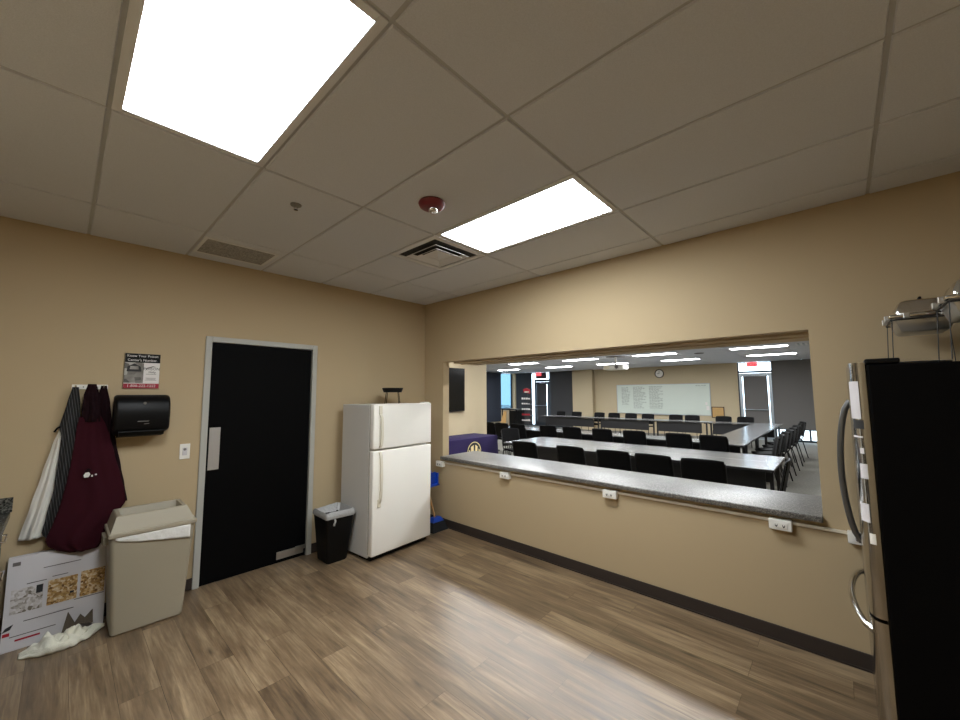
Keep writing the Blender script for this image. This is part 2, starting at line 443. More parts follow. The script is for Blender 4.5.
# square air diffuser
t = thing('air_vent', 'square stepped metal air vent in the ceiling at the end of a bright light', 'vent', (VC[0], VC[1], H-.006))
w = W()
for s in (-1, 1):
    w.box(s*.298, s*.25, -.298, .298, -.004, .008, .002); w.box(-.25, .25, s*.298, s*.25, -.004, .008, .002)
w.put('frame', M['fixture'], t)
W().box(-.25, .25, -.25, .25, .004, .008).put('backing', M['vent_dark'], t)
for k, (a, b, z0, z1) in enumerate(((.197, .16, .002, -.018), (.15, .105, 0., -.026))):
    w = W()
    # sloping ring: four sides
    A = [(-a, -a), (a, -a), (a, a), (-a, a)]; B = [(-b, -b), (b, -b), (b, b), (-b, b)]
    for i in range(4):
        j = (i+1) % 4
        w.quad((*B[i], z0), (*B[j], z0), (*A[j], z1), (*A[i], z1))
    w.put('louvre', M['fixture'], t, solid=.004)
w = W(); w.hexa((-.012, .012, -.012, .012), (-.095, .095, -.095, .095), -.034, -.006); w.put('centre_cone', M['fixture'], t)

# small perforated return panel near the far wall
t = thing('return_grille', 'flat grey perforated ceiling grille against the wall above the black door', 'vent', (-2.41, -.40, H-.008))
W().box(-.25, .25, -.19, .19, -.004, .002, .002).put('panel', speckle('perforated', (srgb(120, 118, 116), srgb(150, 148, 146), srgb(176, 174, 172)), 160, .7), t)
w = W()
for s in (-1, 1):
    w.box(s*.275, s*.25, -.215, .215, -.006, .002, .002); w.box(-.25, .25, s*.215, s*.19, -.006, .002, .002)
w.put('frame', M['fixture'], t)

# fire alarm and sprinkler
t = thing('fire_alarm', 'round dark red fire alarm strobe on the ceiling near the vent', 'fire alarm', (-1.815, -2.305, H-.006))
W().lathe([(.082, 0), (.087, -.010), (.078, -.030), (.055, -.042), (.001, -.043)], 0, 0, 28).put('housing', M['alarm_red'], t, 40)
W().lathe([(.030, -.046), (.028, -.060), (.018, -.070), (.001, -.072)], .004, -.006, 20).put('strobe_lens', M['chrome'], t, 40)
t = thing('sprinkler_head', 'small grey sprinkler head on the ceiling left of the red alarm', 'sprinkler', (-2.405, -1.64, H-.006))
W().lathe([(.034, 0), (.033, -.006), (.018, -.012), (.001, -.013)], 0, 0, 20).put('escutcheon', M['grey_trim'], t, 40)
w = W(); w.tube([(-.011, 0, -.010), (-.012, 0, -.024), (0, 0, -.034)], .0025, 6); w.tube([(.011, 0, -.010), (.012, 0, -.024), (0, 0, -.034)], .0025, 6)
w.put('yoke', M['chrome'], t)
W().lathe([(.001, -.033), (.013, -.034), (.013, -.036), (.001, -.037)], 0, 0, 16).put('deflector', M['chrome'], t)

# ------------------------------------------------------------------ black door
d = bpy.data.objects.new('door_1', None); C.objects.link(d); d.location = (-2.0, 0, 0); struct(d)
w = W(d); fw = .05
w.box(DX0, DX0+fw, -.016, TH, 0, DZ, .004); w.box(DX1-fw, DX1, -.016, TH, 0, DZ, .004); w.box(DX0+fw, DX1-fw, -.016, TH, DZ-fw, DZ, .004)
w.box(DX0+fw, DX0+fw+.012, .055, TH, 0, DZ-fw); w.box(DX1-fw-.012, DX1-fw, .055, TH, 0, DZ-fw); w.box(DX0+fw, DX1-fw, .055, TH, DZ-fw-.012, DZ-fw)
w.put('door_frame', M['frame'], d)
W(d).box(DX0+fw+.004, DX1-fw-.004, .010, .052, .001, DZ-fw-.004, .003).put('door_leaf', M['black_door'], d)
W(d).box(-2.447, -2.362, .005, .0105, .985, 1.36, .002).put('push_plate', M['plate'], d)
w = W(d); w.box(-1.835, -1.575, .0, .0105, .035, .105, .003); w.box(-1.66, -1.555, -.012, .004, .075, .115, .004)
w.put('pivot_plate', M['steel'], d)

# ------------------------------------------------------------------ pass-through ledge
t = thing('countertop', 'long grey speckled laminate ledge of the pass-through opening', 'countertop', (.25, -2.2, OB))
W(t).box(-.052, .60, OR, OL, OB+.001, .866, .008, 3).put('worktop', M['counter'], t, 35)
t = thing('cable_raceway', 'thin cream cable raceway running along the wall under the ledge', 'raceway', (-.012, -2.3, .775))
W(t).box(-.018, 0, -4.9, -.36, .775, .795, .004).put('channel', M['cream'], t)
def outlet(y, lab):
    t = thing('power_outlet', lab, 'outlet', (-.03, y, .735), 0, 'outlet boxes under the ledge')
    W().box(-.022, .03, -.062, .062, 0, .068, .005).put('box', M['white_plastic'], t)
    W().box(-.026, -.022, -.04, .04, .016, .052, .002).put('socket_insert', M['white_plastic'], t)
    for s in (-1, 1):
        W().prism([(s*.02-.007, .03), (s*.02-.002, .021), (s*.02+.002, .021), (s*.02+.007, .03), (s*.02+.007, .04), (s*.02+.0045, .04), (s*.02+.0035, .031), (s*.02-.0035, .031), (s*.02-.0045, .04), (s*.02-.007, .04)], 'x', -.0275, -.0255).put('socket', M['dark_grey'], t)
for y, lab in ((-.365, 'white outlet box under the left end of the ledge beside the broom'), (-1.43, 'white outlet box under the ledge, second from the left end'),
               (-2.62, 'white outlet box under the middle of the ledge'), (-3.81, 'white outlet box under the right end of the ledge'),
               (-4.20, 'white outlet box half hidden behind the long handle of the black refrigerator')):
    outlet(y, lab)

# ------------------------------------------------------------------ white refrigerator
fx0, fx1, fy = -1.1875, -.3925, -.64
t = thing('refrigerator', 'white top-freezer refrigerator in the far corner beside the black door', 'refrigerator', (-.79, -.33, 0))
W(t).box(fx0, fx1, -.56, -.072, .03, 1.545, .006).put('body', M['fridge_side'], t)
W(t).box(fx0+.02, fx1-.02, -.585, -.40, .004, .075).put('toe_grille', M['black'], t)
def dr(name, z0, z1):
    o = W(t).box(fx0-.002, fx1+.002, fy, -.572, z0, z1, .012, 3).put(name, M['fridge_white'], t, 35)
    g = W(t).box(fx0+.008, fx1-.008, -.572, -.558, z0+.012, z1-.012).put('gasket', M['grey_trim'], o)
    return o
fz = dr('freezer_door', 1.095, 1.552); fd = dr('fresh_food_door', .055, 1.078)
def fhandle(z0, z1, thick_end, parent):
    w = W(t); x = fx0+.075
    zs = [z0+(z1-z0)*k/14 for k in range(15)]
    def off(k):
        u = k/14
        return .034*math.sin(PI*min(1, max(0, u)))**.35
    for k in range(14):
        za, zb = zs[k], zs[k+1]
        ya, yb = fy-off(k), fy-off(k+1)
        wa = .013
        w.prism([(ya-.012, za), (ya+.004, za), (yb+.004, zb), (yb-.012, zb)], 'x', x-wa, x+wa)
    o = w.put('handle', M['handle_cream'], parent)
    return o
fhandle(1.11, 1.45, 1.11, fz); fhandle(.56, 1.07, 1.07, fd)
W(t).box(fx0+.055, fx0+.095, fy-.014, fy, 1.45, 1.535, .006).put('handle_cap', M['handle_cream'], fz)
W(t).box(fx0+.055, fx0+.095, fy-.012, fy, .52, .60, .006).put('handle_cap', M['handle_cream'], fd)
W(t).box(fx1-.09, fx1-.01, -.62, -.54, 1.545, 1.562, .004).put('hinge_cover', M['white_plastic'], t)

t.rotation_euler = (0, 0, math.radians(4)); t.location = (-.832, -.358, 0)
# little black stand on top (the refrigerator itself stands turned by a few degrees)
t = thing('plant_stand', 'small black round stand with thin wire legs on top of the white refrigerator', 'stand', (-.72, -.30, 1.545))
W(t).lathe([(.098, 1.676), (.104, 1.677), (.122, 1.722), (.117, 1.728), (.001, 1.728)], -.72, -.30, 32).put('seat', M['black'], t, 35)
for a in (5, 95, 185, 275):
    c, s_ = math.cos(math.radians(a)), math.sin(math.radians(a))
    W(t).tube([(-.72+.092*c, -.30+.092*s_, 1.678), (-.72+.112*c, -.30+.112*s_, 1.547)], .0042, 6).put('leg', M['black'], t)

# ------------------------------------------------------------------ black waste basket
def shell(w, lo, hi, z0, z1, r0, r1, th, n=5):
    """open-topped bin with rounded corners: outer and inner skin"""
    def ring(rect, r, z):
        return [w.bm.verts.new(Vector((p[0], p[1], z))-w.o) for p in rrect(rect[0], rect[1], rect[2], rect[3], r, n)]
    sh = lambda R, d: (R[0]+d, R[1]-d, R[2]+d, R[3]-d)
    rs = [ring(sh(lo, .01), r0*.8, z0), ring(lo, r0, z0+.012), ring(hi, r1, z1), ring(sh(hi, th), r1-th*.6, z1), ring(sh(lo, th+.004), r0*.7, z0+.02)]
    for a, b in zip(rs, rs[1:]):
        m = len(a)
        for k in range(m):
            l = (k+1) % m; w.bm.faces.new((a[k], a[l], b[l], b[k]))
    w.bm.faces.new(list(reversed(rs[0]))); w.bm.faces.new(rs[-1])
    bmesh.ops.recalc_face_normals(w.bm, faces=w.bm.faces[:])
    return w
t = thing('waste_basket', 'black plastic waste basket with a clear liner between door and white refrigerator', 'trash can', (-1.41, -.29, 0))
shell(W(t), (-1.515, -1.30, -.405, -.175), (-1.564, -1.266, -.479, -.157), .0, .485, .03, .035, .004).put('body', M['black'], t, 35)
def ruffle(rect, z0, z1, amp, root, out, seed, n=90, lip=.05):
    w = W(root); pts = rrect(*rect, .035, 22); m = len(pts)
    cx, cy = (rect[0]+rect[1])/2, (rect[2]+rect[3])/2
    def P(i, lv):
        p = Vector((pts[i % m][0], pts[i % m][1])); c = Vector((cx, cy)); dd = (p-c).normalized()
        nz = noise.noise(Vector((p.x*14, p.y*14, seed))); n2 = noise.noise(Vector((p.x*34, p.y*34, seed+lv)))
        if lv == 0: q = p+dd*(out+.004*n2); z = z0+amp*.9*nz
        elif lv == 1: q = p+dd*(out+.005+.004*n2); z = (z0+z1)/2
        elif lv == 2: q = p+dd*.003; z = z1+.004
        elif lv == 3: q = p-dd*(.012+.008*n2); z = z1+.012+amp*(.4+nz+.4*n2)
        else: q = p-dd*(.06+.02*n2); z = z1-lip+amp*n2
        return (q.x, q.y, z)
    rows = [[w.bm.verts.new(Vector(P(i, lv))-w.o) for i in range(m)] for lv in range(5)]
    for a, b in zip(rows, rows[1:]):
        for k in range(m):
            l = (k+1) % m; w.bm.faces.new((a[k], a[l], b[l], b[k]))
    return w
ruffle((-1.564, -1.266, -.479, -.157), .447, .485, .022, t, .004, 3.1).put('bin_liner', M['liner_grey'], t, 60)
W(t).grid(lambda u, v: (-1.50+.02*u+.006*math.sin(v*5), -.479-.008-.012*math.sin(u*3)*v, .445-.06*v), 4, 6).put('liner_tail', M['liner_grey'], t, 60, solid=.002)

# ------------------------------------------------------------------ beige bin with hooded lid
t = thing('trash_bin', 'tall beige slim trash bin with a hooded slotted lid left of the black door', 'trash can', (-2.85, -.24, 0))
shell(W(t), (-3.045, -2.645, -.405, -.095), (-3.085, -2.605, -.445, -.065), 0, .675, .025, .03, .004).put('body', M['beige_plastic'], t, 35)
w = W(t); R = (-3.085, -2.605, -.445, -.065)
w.grid(lambda u, v: (R[0]+.03+(R[1]-R[0]-.06)*u, R[2]-.006-.005*noise.noise(Vector((u*9, v*3, 1))), .672-(.014+.085*(u**.7))*v), 30, 6)
w.put('bin_liner', M['liner'], t, 60, solid=.002)
lid = W(t)
lo, hi = (-3.095, -2.595, -.458, -.052), (-3.072, -2.618, -.405, -.105)
# rim, sloped hood walls with a long slot on top
lid.box(lo[0], lo[1], lo[2], lo[3], .672, .705, .008)
zt = .805; s1 = (-3.03, -2.66, -.30, -.21)
def loop(rect, z): return [lid.bm.verts.new(Vector((x, y, z))-lid.o) for x, y in ((rect[0], rect[2]), (rect[1], rect[2]), (rect[1], rect[3]), (rect[0], rect[3]))]
ra = [loop((-3.082, -2.608, -.440, -.070), .703), loop((-3.055, -2.652, -.395, -.12), zt-.006), loop((-3.049, -2.658, -.389, -.126), zt), loop((-3.028, -2.68, -.368, -.147), zt), loop((-3.02, -2.688, -.335, -.175), zt-.075)]
for a, b in zip(ra, ra[1:]):
    for k in range(4):
        l = (k+1) % 4; lid.bm.faces.new((a[k], a[l], b[l], b[k]))
lo_ = lid.put('lid', M['beige_plastic'], t)
W(t).box(-3.02, -2.688, -.335, -.175, zt-.08, zt-.074).put('lid_slot', M['vent_dark'], lo_)
w = W(t); w.prism([(-.30, .60), (-.18, .60), (-.16, .66), (-.32, .66)], 'x', -3.109, -3.08)
w.put('side_grip', M['beige_plastic'], t)

# ------------------------------------------------------------------ broom and dustpan in the corner
t = thing('broom', 'short wooden handled broom with blue head leaning in the corner', 'broom', (-.14, -.42, 0))
W(t).tube([(-.165, -.43, .13), (-.19, -.365, .35), (-.205, -.33, .50)], .011, 10).put('handle', M['wood'], t, 60)
W(t).hexa((-.245, -.065, -.485, -.385), (-.215, -.10, -.465, -.40), .105, .155, .006).put('head', M['blue'], t)
w = W(t); w.hexa((-.275, -.035, -.52, -.355), (-.245, -.065, -.485, -.385), .003, .107)
w.put('bristles', mat('bristle_black', srgb(20, 22, 26), .9, bump=(160, .8)), t)
t = thing('dustpan', 'blue plastic dustpan hanging behind the white refrigerator by the ledge', 'dustpan', (-.2, -.4, .5))
w = W(t); ang = .3
w.prism([(-.135, .54), (-.27, .525), (-.275, .545), (-.26, .68), (-.145, .69)], 'y', -.405, -.388)
w.prism([(-.28, .525), (-.125, .535), (-.125, .55), (-.28, .54)], 'y', -.46, -.388)
w.box(-.272, -.26, -.445, -.388, .53, .665); w.box(-.14, -.128, -.445, -.388, .54, .68)
w.put('pan', M['blue'], t)
W(t).box(-.245, -.205, -.405, -.388, .68, .715, .006).put('handle', M['blue'], t)

# ------------------------------------------------------------------ left: hooks and aprons
t = thing('hook_rail', 'white coat hook rail holding aprons on the wall', 'hook rail', (-3.225, -.006, 1.70))
W(t).box(-3.322, -3.128, -.012, 0, 1.700, 1.735, .003).put('rail', M['white_plastic'], t)
for x in (-3.302, -3.214, -3.152):
    W(t).tube([(x, -.010, 1.728), (x, -.030, 1.716), (x, -.045, 1.706), (x, -.058, 1.712), (x, -.060, 1.726)], .005, 8).put('hook', M['chrome'], t, 60)
for x in (-3.262, -3.186):
    W(t).lathe([(.004, -.014), (.001, -.0145)], x, 1.717, 8, 'y').put('screw', M['dark_grey'], t)

def cloth(rows, y0, amp, nf, seed, root, grow=1.0, nu=44, nv=60, nx=.010):
    """hanging cloth: rows of (z, left x, right x) from hook to hem"""
    zs = [r[0] for r in rows]
    def at(z):
        for a, b in zip(rows, rows[1:]):
            if a[0] >= z >= b[0]:
                k = (a[0]-z)/(a[0]-b[0]); k = k*k*(3-2*k)*.4+k*.6
                return a[1]+(b[1]-a[1])*k, a[2]+(b[2]-a[2])*k
        return rows[-1][1:]
    def fn(u, v):
        z = zs[0]+(zs[-1]-zs[0])*v
        l, r = at(z)
        x = l+(r-l)*u
        g = (.25+.75*v)**grow
        ph = nf*2*PI*(u+.10*noise.noise(Vector((v*2.2, seed, 0))))
        y = y0-amp*g*(.55*math.sin(ph+seed)+.45*math.sin(ph*1.7+2*seed+v*1.5))-.03*g*math.sin(PI*u)
        y += nx*noise.noise(Vector((u*4, v*7, seed)))
        return (x, min(y, -.004), z)
    return W(root).grid(fn, nu, nv)
t = thing('apron', 'white apron hanging leftmost on the hook rail, beside the striped one', 'apron', (-3.40, -.03, .68), 0, 'aprons on the hook rail')
cloth([(1.70, -3.312, -3.300), (1.41, -3.366, -3.342), (1.3, -3.392, -3.345), (1.1, -3.430, -3.352), (.9, -3.468, -3.366), (.675, -3.510, -3.388)], -.024, .010, 2.2, 1.3, t).put('cloth', M['white_cloth'], t, 70, solid=.003)
t = thing('apron', 'black pinstriped apron hanging between the white and the maroon apron', 'apron', (-3.33, -.05, .66), 0, 'aprons on the hook rail')
cloth([(1.715, -3.318, -3.286), (1.6, -3.338, -3.272), (1.43, -3.366, -3.262), (1.36, -3.352, -3.25), (1.2, -3.355, -3.25), (1.0, -3.366, -3.24), (.8, -3.392, -3.24), (.70, -3.404, -3.24), (.655, -3.375, -3.24)], -.050, .010, 3, 2.1, t).put('cloth', M['pinstripe'], t, 70, solid=.003)
W(t).tube([(-3.360, -.06, 1.435), (-3.376, -.058, 1.420), (-3.388, -.05, 1.395)], .006, 6).put('tie', M['chair_black'], t, 60)
t = thing('apron', 'dark maroon apron hanging on the right hook behind the front apron', 'apron', (-3.1, -.05, .80), 0, 'aprons on the hook rail')
cloth([(1.728, -3.168, -3.138), (1.6, -3.19, -3.112), (1.45, -3.19, -3.094), (1.3, -3.19, -3.062), (1.1, -3.19, -3.022), (.97, -3.19, -2.995), (.84, -3.19, -2.972)], -.046, .010, 2.5, 4.4, t).put('cloth', M['dark_maroon'], t, 70, solid=.003)
W(t).tube([(-3.094, -.05, 1.425), (-3.086, -.055, 1.40), (-3.092, -.055, 1.372)], .006, 6).put('tie', M['chair_black'], t, 60)
t = thing('apron', 'maroon apron hanging in front on the middle hook, small white emblem on it', 'apron', (-3.18, -.09, .55), 0, 'aprons on the hook rail')
cloth([(1.738, -3.240, -3.196), (1.66, -3.258, -3.176), (1.55, -3.262, -3.166), (1.46, -3.255, -3.160)], -.088, .010, 2.2, .7, t, nv=24).put('neck_strap', M['dark_maroon'], t, 70, solid=.003)
cloth([(1.50, -3.270, -3.158), (1.43, -3.280, -3.128), (1.36, -3.282, -3.104), (1.2, -3.292, -3.066), (1.05, -3.306, -3.026), (.93, -3.322, -2.996), (.85, -3.335, -2.985), (.78, -3.352, -3.02), (.66, -3.384, -3.07), (.62, -3.372, -3.085), (.58, -3.33, -3.10), (.545, -3.26, -3.118)], -.092, .008, 2.4, .7, t, nx=.006).put('cloth', M['maroon'], t, 70, solid=.003)
w = W(t)
w.prism([(-3.222, 1.065), (-3.20, 1.065), (-3.192, 1.085), (-3.20, 1.10), (-3.218, 1.098), (-3.226, 1.08)], 'y', -.140, -.134)
w.put('emblem', M['white_cloth'], t)
W(t).box(-3.187, -3.178, -.140, -.134, 1.066, 1.078).put('emblem_dot', M['white_cloth'], t)
W(t).box(-3.168, -3.158, -.140, -.134, 1.074, 1.083).put('emblem_dot', M['white_cloth'], t)
w = W(t); w.prism([(-3.224, 1.10), (-3.195, 1.10), (-3.19, 1.118), (-3.205, 1.13), (-3.22, 1.115)], 'y', -.139, -.134)
w.put('emblem_cap', M['dark_maroon'], t)

# ------------------------------------------------------------------ towel dispenser, poster, switch
t = thing('towel_dispenser', 'black plastic paper towel dispenser on the wall beside the aprons', 'dispenser', (-2.93, -.11, 1.33))
X0, X1 = -3.095, -2.765
W(t).box(X0+.015, X1-.015, -.10, 0, 1.345, 1.64, .01).put('back_case', M['black'], t)
w = W(t)
prof = [(-.06, 1.350), (-.175, 1.375), (-.205, 1.39), (-.218, 1.42), (-.222, 1.52), (-.212, 1.59), (-.185, 1.635), (-.14, 1.655), (-.05, 1.658)]
w.prism(prof, 'x', X0, X1)
bmesh.ops.bevel(w.bm, geom=[e for e in w.bm.edges if len(e.link_faces) == 2 and e.calc_face_angle(0) > 1.0], offset=.022, segments=4, affect='EDGES', profile=.5)
cv = w.put('cover', M['black_gloss'], t, 40)
w = W(t); w.prism([(-.05, 1.328), (-.17, 1.345), (-.20, 1.375), (-.19, 1.392), (-.05, 1.38)], 'x', X0+.03, X1-.03); w.put('dispensing_chute', M['black'], t, 30)
W(t).lathe([(.010, -.2125), (.009, -.218), (.001, -.219)], -2.925, 1.592, 14, 'y').put('lock', M['grey_trim'], cv)
w = W(t); w.prism([(-2.965, 1.452), (-2.90, 1.452), (-2.892, 1.458), (-2.958, 1.458)], 'y', -.2225, -.2200); w.prism([(-2.925, 1.432), (-2.895, 1.434), (-2.892, 1.438), (-2.922, 1.436)], 'y', -.2222, -.2190)
w.put('logo', M['grey_trim'], cv)

t = thing('poster', 'small poison control poster with black header and red phone bar on the wall', 'poster', (-2.935, -.004, 1.705))
W(t).box(-3.048, -2.822, -.006, 0, 1.703, 1.992, .001).put('backing_sleeve', M['clear'], t)
W(t).box(-3.043, -2.825, -.008, -.006, 1.710, 1.990).put('sheet', M['poster_white'], t)
W(t).box(-3.043, -2.825, -.0088, -.008, 1.918, 1.990).put('header', M['black'], t)
W(t).box(-3.043, -2.825, -.0088, -.008, 1.710, 1.748).put('phone_bar', M['poster_red'], t)
W(t).box(-3.043, -2.926, -.0088, -.008, 1.752, 1.918).put('photo', M['poster_grey'], t)
# a loaf-shaped light patch and dark dome as in the photograph's picture
w = W(t); w.prism([(-3.03, 1.845), (-2.94, 1.845), (-2.945, 1.885), (-2.985, 1.91), (-3.025, 1.885)], 'y', -.0092, -.0088); w.put('photo_subject', M['ink_dark'], t)
w = W(t); w.prism([(-3.012, 1.862), (-2.957, 1.862), (-2.96, 1.888), (-3.008, 1.888)], 'y', -.0096, -.0092); w.put('photo_highlight', M['poster_grey'], t)
lettering('lettering', 'Know Your Poison', .027, M['poster_white'], t, facing_ny(-2.935-t.location.x, -.0092-t.location.y, 1.971-t.location.z), sx=.93)
lettering('lettering', "Center's Number.", .027, M['poster_white'], t, facing_ny(-2.935-t.location.x, -.0092-t.location.y, 1.937-t.location.z), sx=.93)
lettering('lettering', '1-800-222-1222', .029, M['poster_white'], t, facing_ny(-2.934-t.location.x, -.0092-t.location.y, 1.729-t.location.z), sx=.95)
lettering('lettering', 'POISON', .030, M['ink_dark'], t, facing_ny(-2.876-t.location.x, -.0086-t.location.y, 1.868-t.location.z), sx=.95)
lettering('lettering', 'Help', .024, M['ink_dark'], t, facing_ny(-2.872-t.location.x, -.0086-t.location.y, 1.842-t.location.z))
w = W(t)
w.prism([(-2.918, 1.852), (-2.905, 1.878), (-2.87, 1.892), (-2.845, 1.885), (-2.87, 1.884), (-2.902, 1.870)], 'y', -.0088, -.008)
for z, a, b in ((1.824, -2.91, -2.845), (1.792, -2.912, -2.846), (1.784, -2.905, -2.85), (1.776, -2.915, -2.842)):
    w.box(a, b, -.0086, -.008, z, z+.003)
w.put('small_print', M['ink'], t)

t = thing('light_switch', 'white light switch plate on the wall left of the black door', 'switch', (-2.618, -.004, 1.105))
W(t).box(-2.656, -2.584, -.007, 0, 1.108, 1.236, .003).put('plate', M['white_plastic'], t)
W(t).box(-2.636, -2.604, -.011, -.007, 1.140, 1.205, .003).put('paddle', M['card'], t)
W(t).lathe([(.011, -.010), (.009, -.015), (.001, -.016)], -2.62, 1.190, 14, 'y').put('sensor_lens', M['grey_trim'], t)

# ------------------------------------------------------------------ box, towel, cloth on the floor
t = thing('cardboard_box', 'flat white printed cardboard box leaning on the wall under the aprons', 'box', (-3.26, -.06, 0))
W(t).prism([(-.115, 0.002), (-.060, .002), (-.018, .575), (-.073, .578)], 'x', -3.54, -3.062).put('carton', M['card'], t)
def on_face(x, z, d=.0012):           # a point on the leaning front face
    return (x, -.115+.042*(z-.002)/.576-d, z)
def patch(name, x0, x1, z0, z1, m, dz=0, d=.0012, par=None):
    w = W(t); a, b, c, e = on_face(x0, z0, d), on_face(x1, z0+dz, d), on_face(x1, z1+dz, d), on_face(x0, z1, d)
    w.quad(a, b, c, e); return w.put(name, m, par or t, solid=.0008)
patch('printed_picture', -3.515, -3.372, .225, .375, M['food_pale'])
patch('printed_picture', -3.352, -3.210, .225, .385, M['food'])
patch('printed_picture', -3.195, -3.07, .225, .395, M['food'])
patch('printed_square', -3.405, -3.375, .325, .375, M['ink_dark'], d=.002)
patch('printed_square', -3.245, -3.225, .268, .282, M['ink_dark'], d=.002)
patch('printed_square', -3.52, -3.485, .525, .548, M['ink'])
for x0_, x1_, z in ((-3.45, -3.36, .395), (-3.335, -3.26, .405), (-3.38, -3.20, .475), (-3.45, -3.22, .165), (-3.505, -3.30, .085), (-3.22, -3.07, .215)):
    patch('printed_line', x0_, x1_, z, z+.005, M['ink'])
patch('printed_line', -3.48, -3.37, .055, .066, M['red'])
w = W(t)
w.quad(on_face(-3.54, .125), on_face(-3.505, .135), on_face(-3.492, .165), on_face(-3.525, .15)); w.put('printed_logo', M['ink_dark'], t, solid=.0008)
patch('printed_logo', -3.535, -3.505, .098, .118, M['red'])

def heap(x0_, x1_, yc, wid, hgt, seed, fr):
    def fn(u, v):
        a = 2*v-1
        x = x0_+(x1_-x0_)*u
        y = yc(u)+a*wid(u)
        prof = max(0., (1-a*a))*min(1, 4*u, 5*(1-u)+.15)
        n1 = noise.noise(Vector((u*fr, v*4, seed))); n2 = noise.noise(Vector((u*fr*2.2+v*3, v*7, seed+3)))
        ridge = 1-abs(n1)*1.9
        z = .004+hgt(u)*prof**.45*(.5+.5*max(0, ridge))+(.014*n2+.010*math.sin(17*u+5*v+5*n1))*prof**.5+.004*prof
        return (x+.02*n1*prof, y+.012*n2, max(.003, z))
    return W().grid(fn, 80, 40)
o = heap(-3.455, -3.058, lambda u: -.232-.035*math.sin(PI*u)+.07*u*u, lambda u: .012+.092*math.sin(PI*min(1, .06+u*.93))**.8, lambda u: .024+.062*math.exp(-((u-.42)/.3)**2), 5.5, 6).put('towel', M['towel'], None, 60, solid=.004)
tag(o, 'crumpled white towel lying on the floor in front of the printed box', 'towel')
w = W()
def tri(pts, th=.012):
    a, b, c = [Vector(p) for p in pts]; n = (b-a).cross(c-a).normalized()*th
    lo = [w.bm.verts.new(p) for p in (a, b, c)]; hi = [w.bm.verts.new(p+n) for p in (a, b, c)]
    w.bm.faces.new(lo); w.bm.faces.new(hi[::-1])
    for i in range(3):
        j = (i+1) % 3; w.bm.faces.new((lo[j], lo[i], hi[i], hi[j]))
    bmesh.ops.recalc_face_normals(w.bm, faces=w.bm.faces[:])
tri([(-3.27, -.155, .03), (-3.20, -.16, .06), (-3.245, -.128, .155)]); tri([(-3.225, -.155, .055), (-3.13, -.15, .05), (-3.185, -.125, .115)])
tri([(-3.19, -.15, .06), (-3.12, -.14, .04), (-3.125, -.122, .125)]); tri([(-3.27, -.15, .03), (-3.12, -.14, .03), (-3.2, -.19, .06)])
tri([(-3.27, -.17, .004), (-3.12, -.15, .004), (-3.2, -.15, .06)])
o = w.put('rag', M['brown_cloth']); tag(o, 'crumpled greyish brown rag on the white towel against the box', 'rag')

# ------------------------------------------------------------------ counter at the left edge
t = thing('base_cabinet', 'base cabinet with chrome pulls at the left edge of the photo', 'cabinet', (-3.9, -.75, 0))
W(t).box(XL+.002, -3.60, -1.5, -.003, .09, .83).put('carcass', M['grey_trim'], t)
W(t).box(XL+.002, -3.66, -1.5, -.003, 0, .09).put('plinth', M['base'], t)
for y0_, y1_ in ((-.50, -.01), (-1.0, -.51), (-1.49, -1.01)):
    for z0_, z1_ in ((.66, .82), (.38, .65), (.10, .37)):
        dd = W(t).box(-3.60, -3.58, y0_+.004, y1_-.004, z0_, z1_, .003).put('drawer', M['dark_grey'], t)
        zz, yc_ = (z0_+z1_)/2+.02, (y0_+y1_)/2
        W(t).tube([(-3.58, yc_-.09, zz), (-3.552, yc_-.09, zz), (-3.552, yc_+.09, zz), (-3.58, yc_+.09, zz)], .005, 8).put('pull', M['chrome'], dd)
t = thing('worktop', 'dark speckled worktop with upstand against the wall at the left edge', 'countertop', (-3.88, -.75, .83))
W(t).box(XL+.001, -3.555, -1.51, -.003, .832, .872, .005).put('slab', M['granite'], t)
W(t).box(XL+.001, -3.548, -.022, -.002, .872, .970, .003).put('upstand', M['granite'], t)

# ------------------------------------------------------------------ black refrigerator at the right
KX0, KX1, KY = -.905, -.068, -4.195
t = thing('refrigerator', 'large black refrigerator with stainless doors at the right edge', 'refrigerator', (-.47, -4.6, 0))
W(t).box(KX0, KX1, -4.98, -4.256, .02, 1.775, .006).put('body', M['black_side'], t)
W(t).box(KX0+.03, KX1-.03, -4.9, -4.30, 0, .03).put('feet_base', M['black'], t)
def door_outline(d=0, back=-4.25):
    pts = [(KX1, back), (KX1, KY-.012+d), (KX1-.012, KY+d)]
    for k in range(11):
        a = PI/2*k/10
        pts.append((KX0+.075-(.075+d)*math.sin(a), -4.236+(.041+d)*math.cos(a)))
    pts.append((KX0-d, back))
    return pts
def kdoor(name, z0, z1):
    w = W(t); w.prism(door_outline(), 'z', z0, z1)
    return w.put(name, M['stainless'], t, 40)
kd = kdoor('upper_door', .675, 1.785); kf = kdoor('freezer_drawer', .10, .66)
W(t).box(KX0+.004, KX1-.01, -4.2565, -4.2495, .10, 1.775).put('door_seal', M['black'], t)
W(t).box(KX0, KX0+.13, -4.36, -4.25, 1.778, 1.80, .006).put('hinge_cover', M['black'], t)
def bow(p0, p1, out, n=16, pw=.55):
    a, b = Vector(p0), Vector(p1); pts = []
    for k in range(n+1):
        u = k/n; pts.append(tuple(a.lerp(b, u)+Vector((0, out*math.sin(PI*u)**pw, 0))))
    return pts
W(t).tube(bow((-.12, KY-.005, 1.60), (-.12, KY-.005, .775), .064), .016, 10).put('handle', M['stainless_dark'], kd, 60)
W(t).tube(bow((-.87, KY-.014, .605), (-.09, KY-.005, .605), .066), .014, 10).put('handle', M['chrome'], kf, 60)

